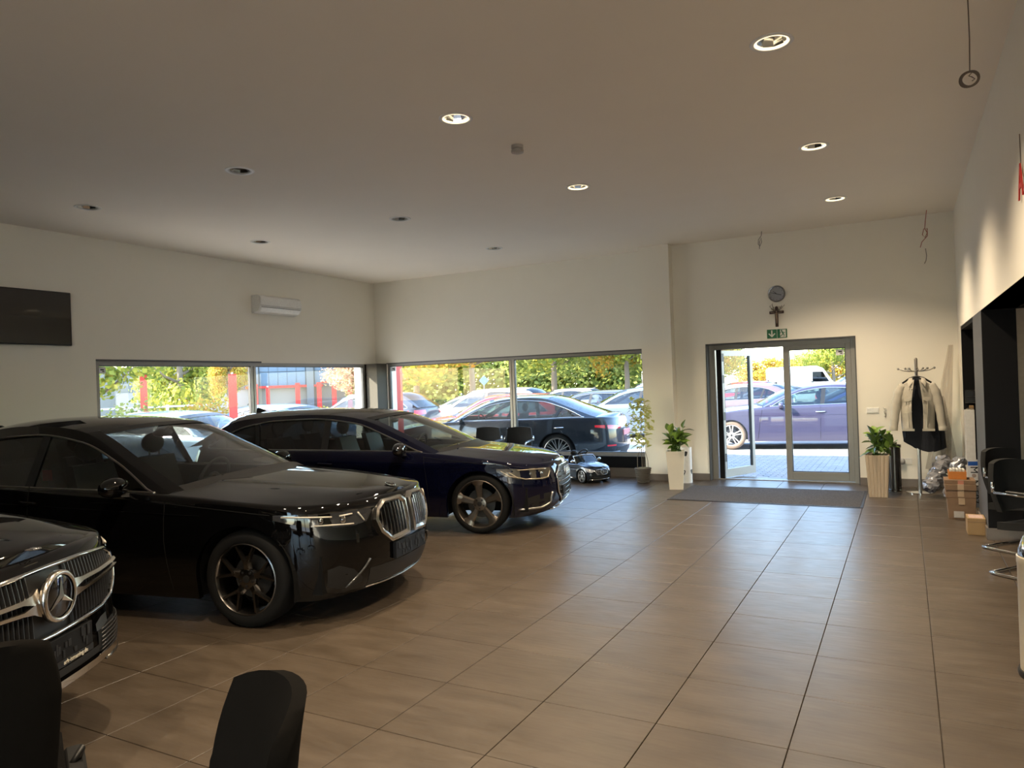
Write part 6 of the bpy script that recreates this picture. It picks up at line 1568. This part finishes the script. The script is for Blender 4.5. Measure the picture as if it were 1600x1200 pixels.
MB().grid([[(1.62+.45*t, -.95+.10*t, 1.30+.42*t), (1.50+.45*t, 0, 1.36+.42*t), (1.62+.45*t, .95-.10*t, 1.30+.42*t)] for t in (0, .5, 1)]).build('windscreen', M_MIDGL, r6, smooth=True)
MB().tube([(1.62, -.97, 1.28), (2.07, -.86, 1.74), (1.95, 0, 1.80), (2.07, .86, 1.74), (1.62, .97, 1.28)], .035, 8).build('screen_frame', M_CHROME, r6, smooth=True)
b = MB().cbox(2.55, 3.2, -.55, .55, .7, 1.0, .08).cbox(2.95, 3.25, -.5, .5, .95, 1.65, .1).ell((3.12, 0, 1.86), (.16, .30, .20), 14, 8).ell((3.1, .0, 1.45), (.22, .55, .35), 14, 8); b.build('seat', M_LEATHER, r6, smooth=True, angle=60)
MB().tube([Vector((2.25, -.1, 1.92))+Matrix.Rotation(radians(-50), 3, 'Y') @ Vector((0, .36*cos(a), .36*sin(a))) for a in [2*pi*k/24 for k in range(24)]], .05, 8, closed=True).tube([(2.25, -.1, 1.92), (1.95, -.1, 1.4)], .05, 8).bar((2.25, -.42, 1.92), (2.25, .22, 1.92), .1, .1, .05, up=(1, 0, .6)).build('steering_wheel', M_BLACK, r6, smooth=True, angle=60)
MB().box(1.4, 4.2, -.9, .9, .35, .6).build('tub', M_BLACK, r6)
for sg in (1, -1):
    c6.patch('headlight', c6.F, [(y*sg, a, q) for y, a, q in ((.62, .84, .90), (.74, .76, .95), (.88, .76, 1.0), (.99, .82, 1.04), (1.05, .92, 1.06))], mat('lamp_lens', (.55, .57, .6), .1, coat=1), off=.01)
    MB().ell((1.75, 1.16*sg, 1.42), (.10, .16, .12), 12, 8).build('wing_mirror', M_CHROME, r6, smooth=True)
    MB().tube([c6.G(x, .32, sg, .02) for x in (1.6, 2.2, 2.9)], .04, 6).build('side_sill', M_CHROME, r6, smooth=True)
    MB().tube([c6.G(x, 1.02, sg, .03) for x in (2.7, 2.8, 2.9)], .03, 6).build('door_handle', M_CHROME, r6)
gg = c6.patch('grille', c6.F, [(y, a, q) for y, a, q in ((-.50, .70, .86), (-.42, .62, .90), (0, .58, .92), (.42, .62, .90), (.50, .70, .86))], M_BLACK, off=.012)
c6.ring('grille_frame', c6.F, [(-.52, .78), (-.44, .90), (0, .93), (.44, .90), (.52, .78), (.42, .60), (0, .56), (-.42, .60)], .022, M_CHROME, off=.02)
for z in (.70, .79): c6.ring('grille_bar', c6.F, [(-.46, z), (0, z), (.46, z)], .018, M_SATIN, off=.02, closed=False)
c6.ring('badge_ring', c6.F, [(.13*cos(a), .75+.13*sin(a)) for a in [2*pi*k/16 for k in range(16)]], .022, M_CHROME, off=.04)
c6.patch('lower_intake', c6.F, [(-.8+.2*k, .33, .47) for k in range(9)], M_BLACK, off=.01)
c6.ring('lip_trim', c6.F, [(-.9, .28), (0, .27), (.9, .28)], .025, M_CHROME, closed=False)
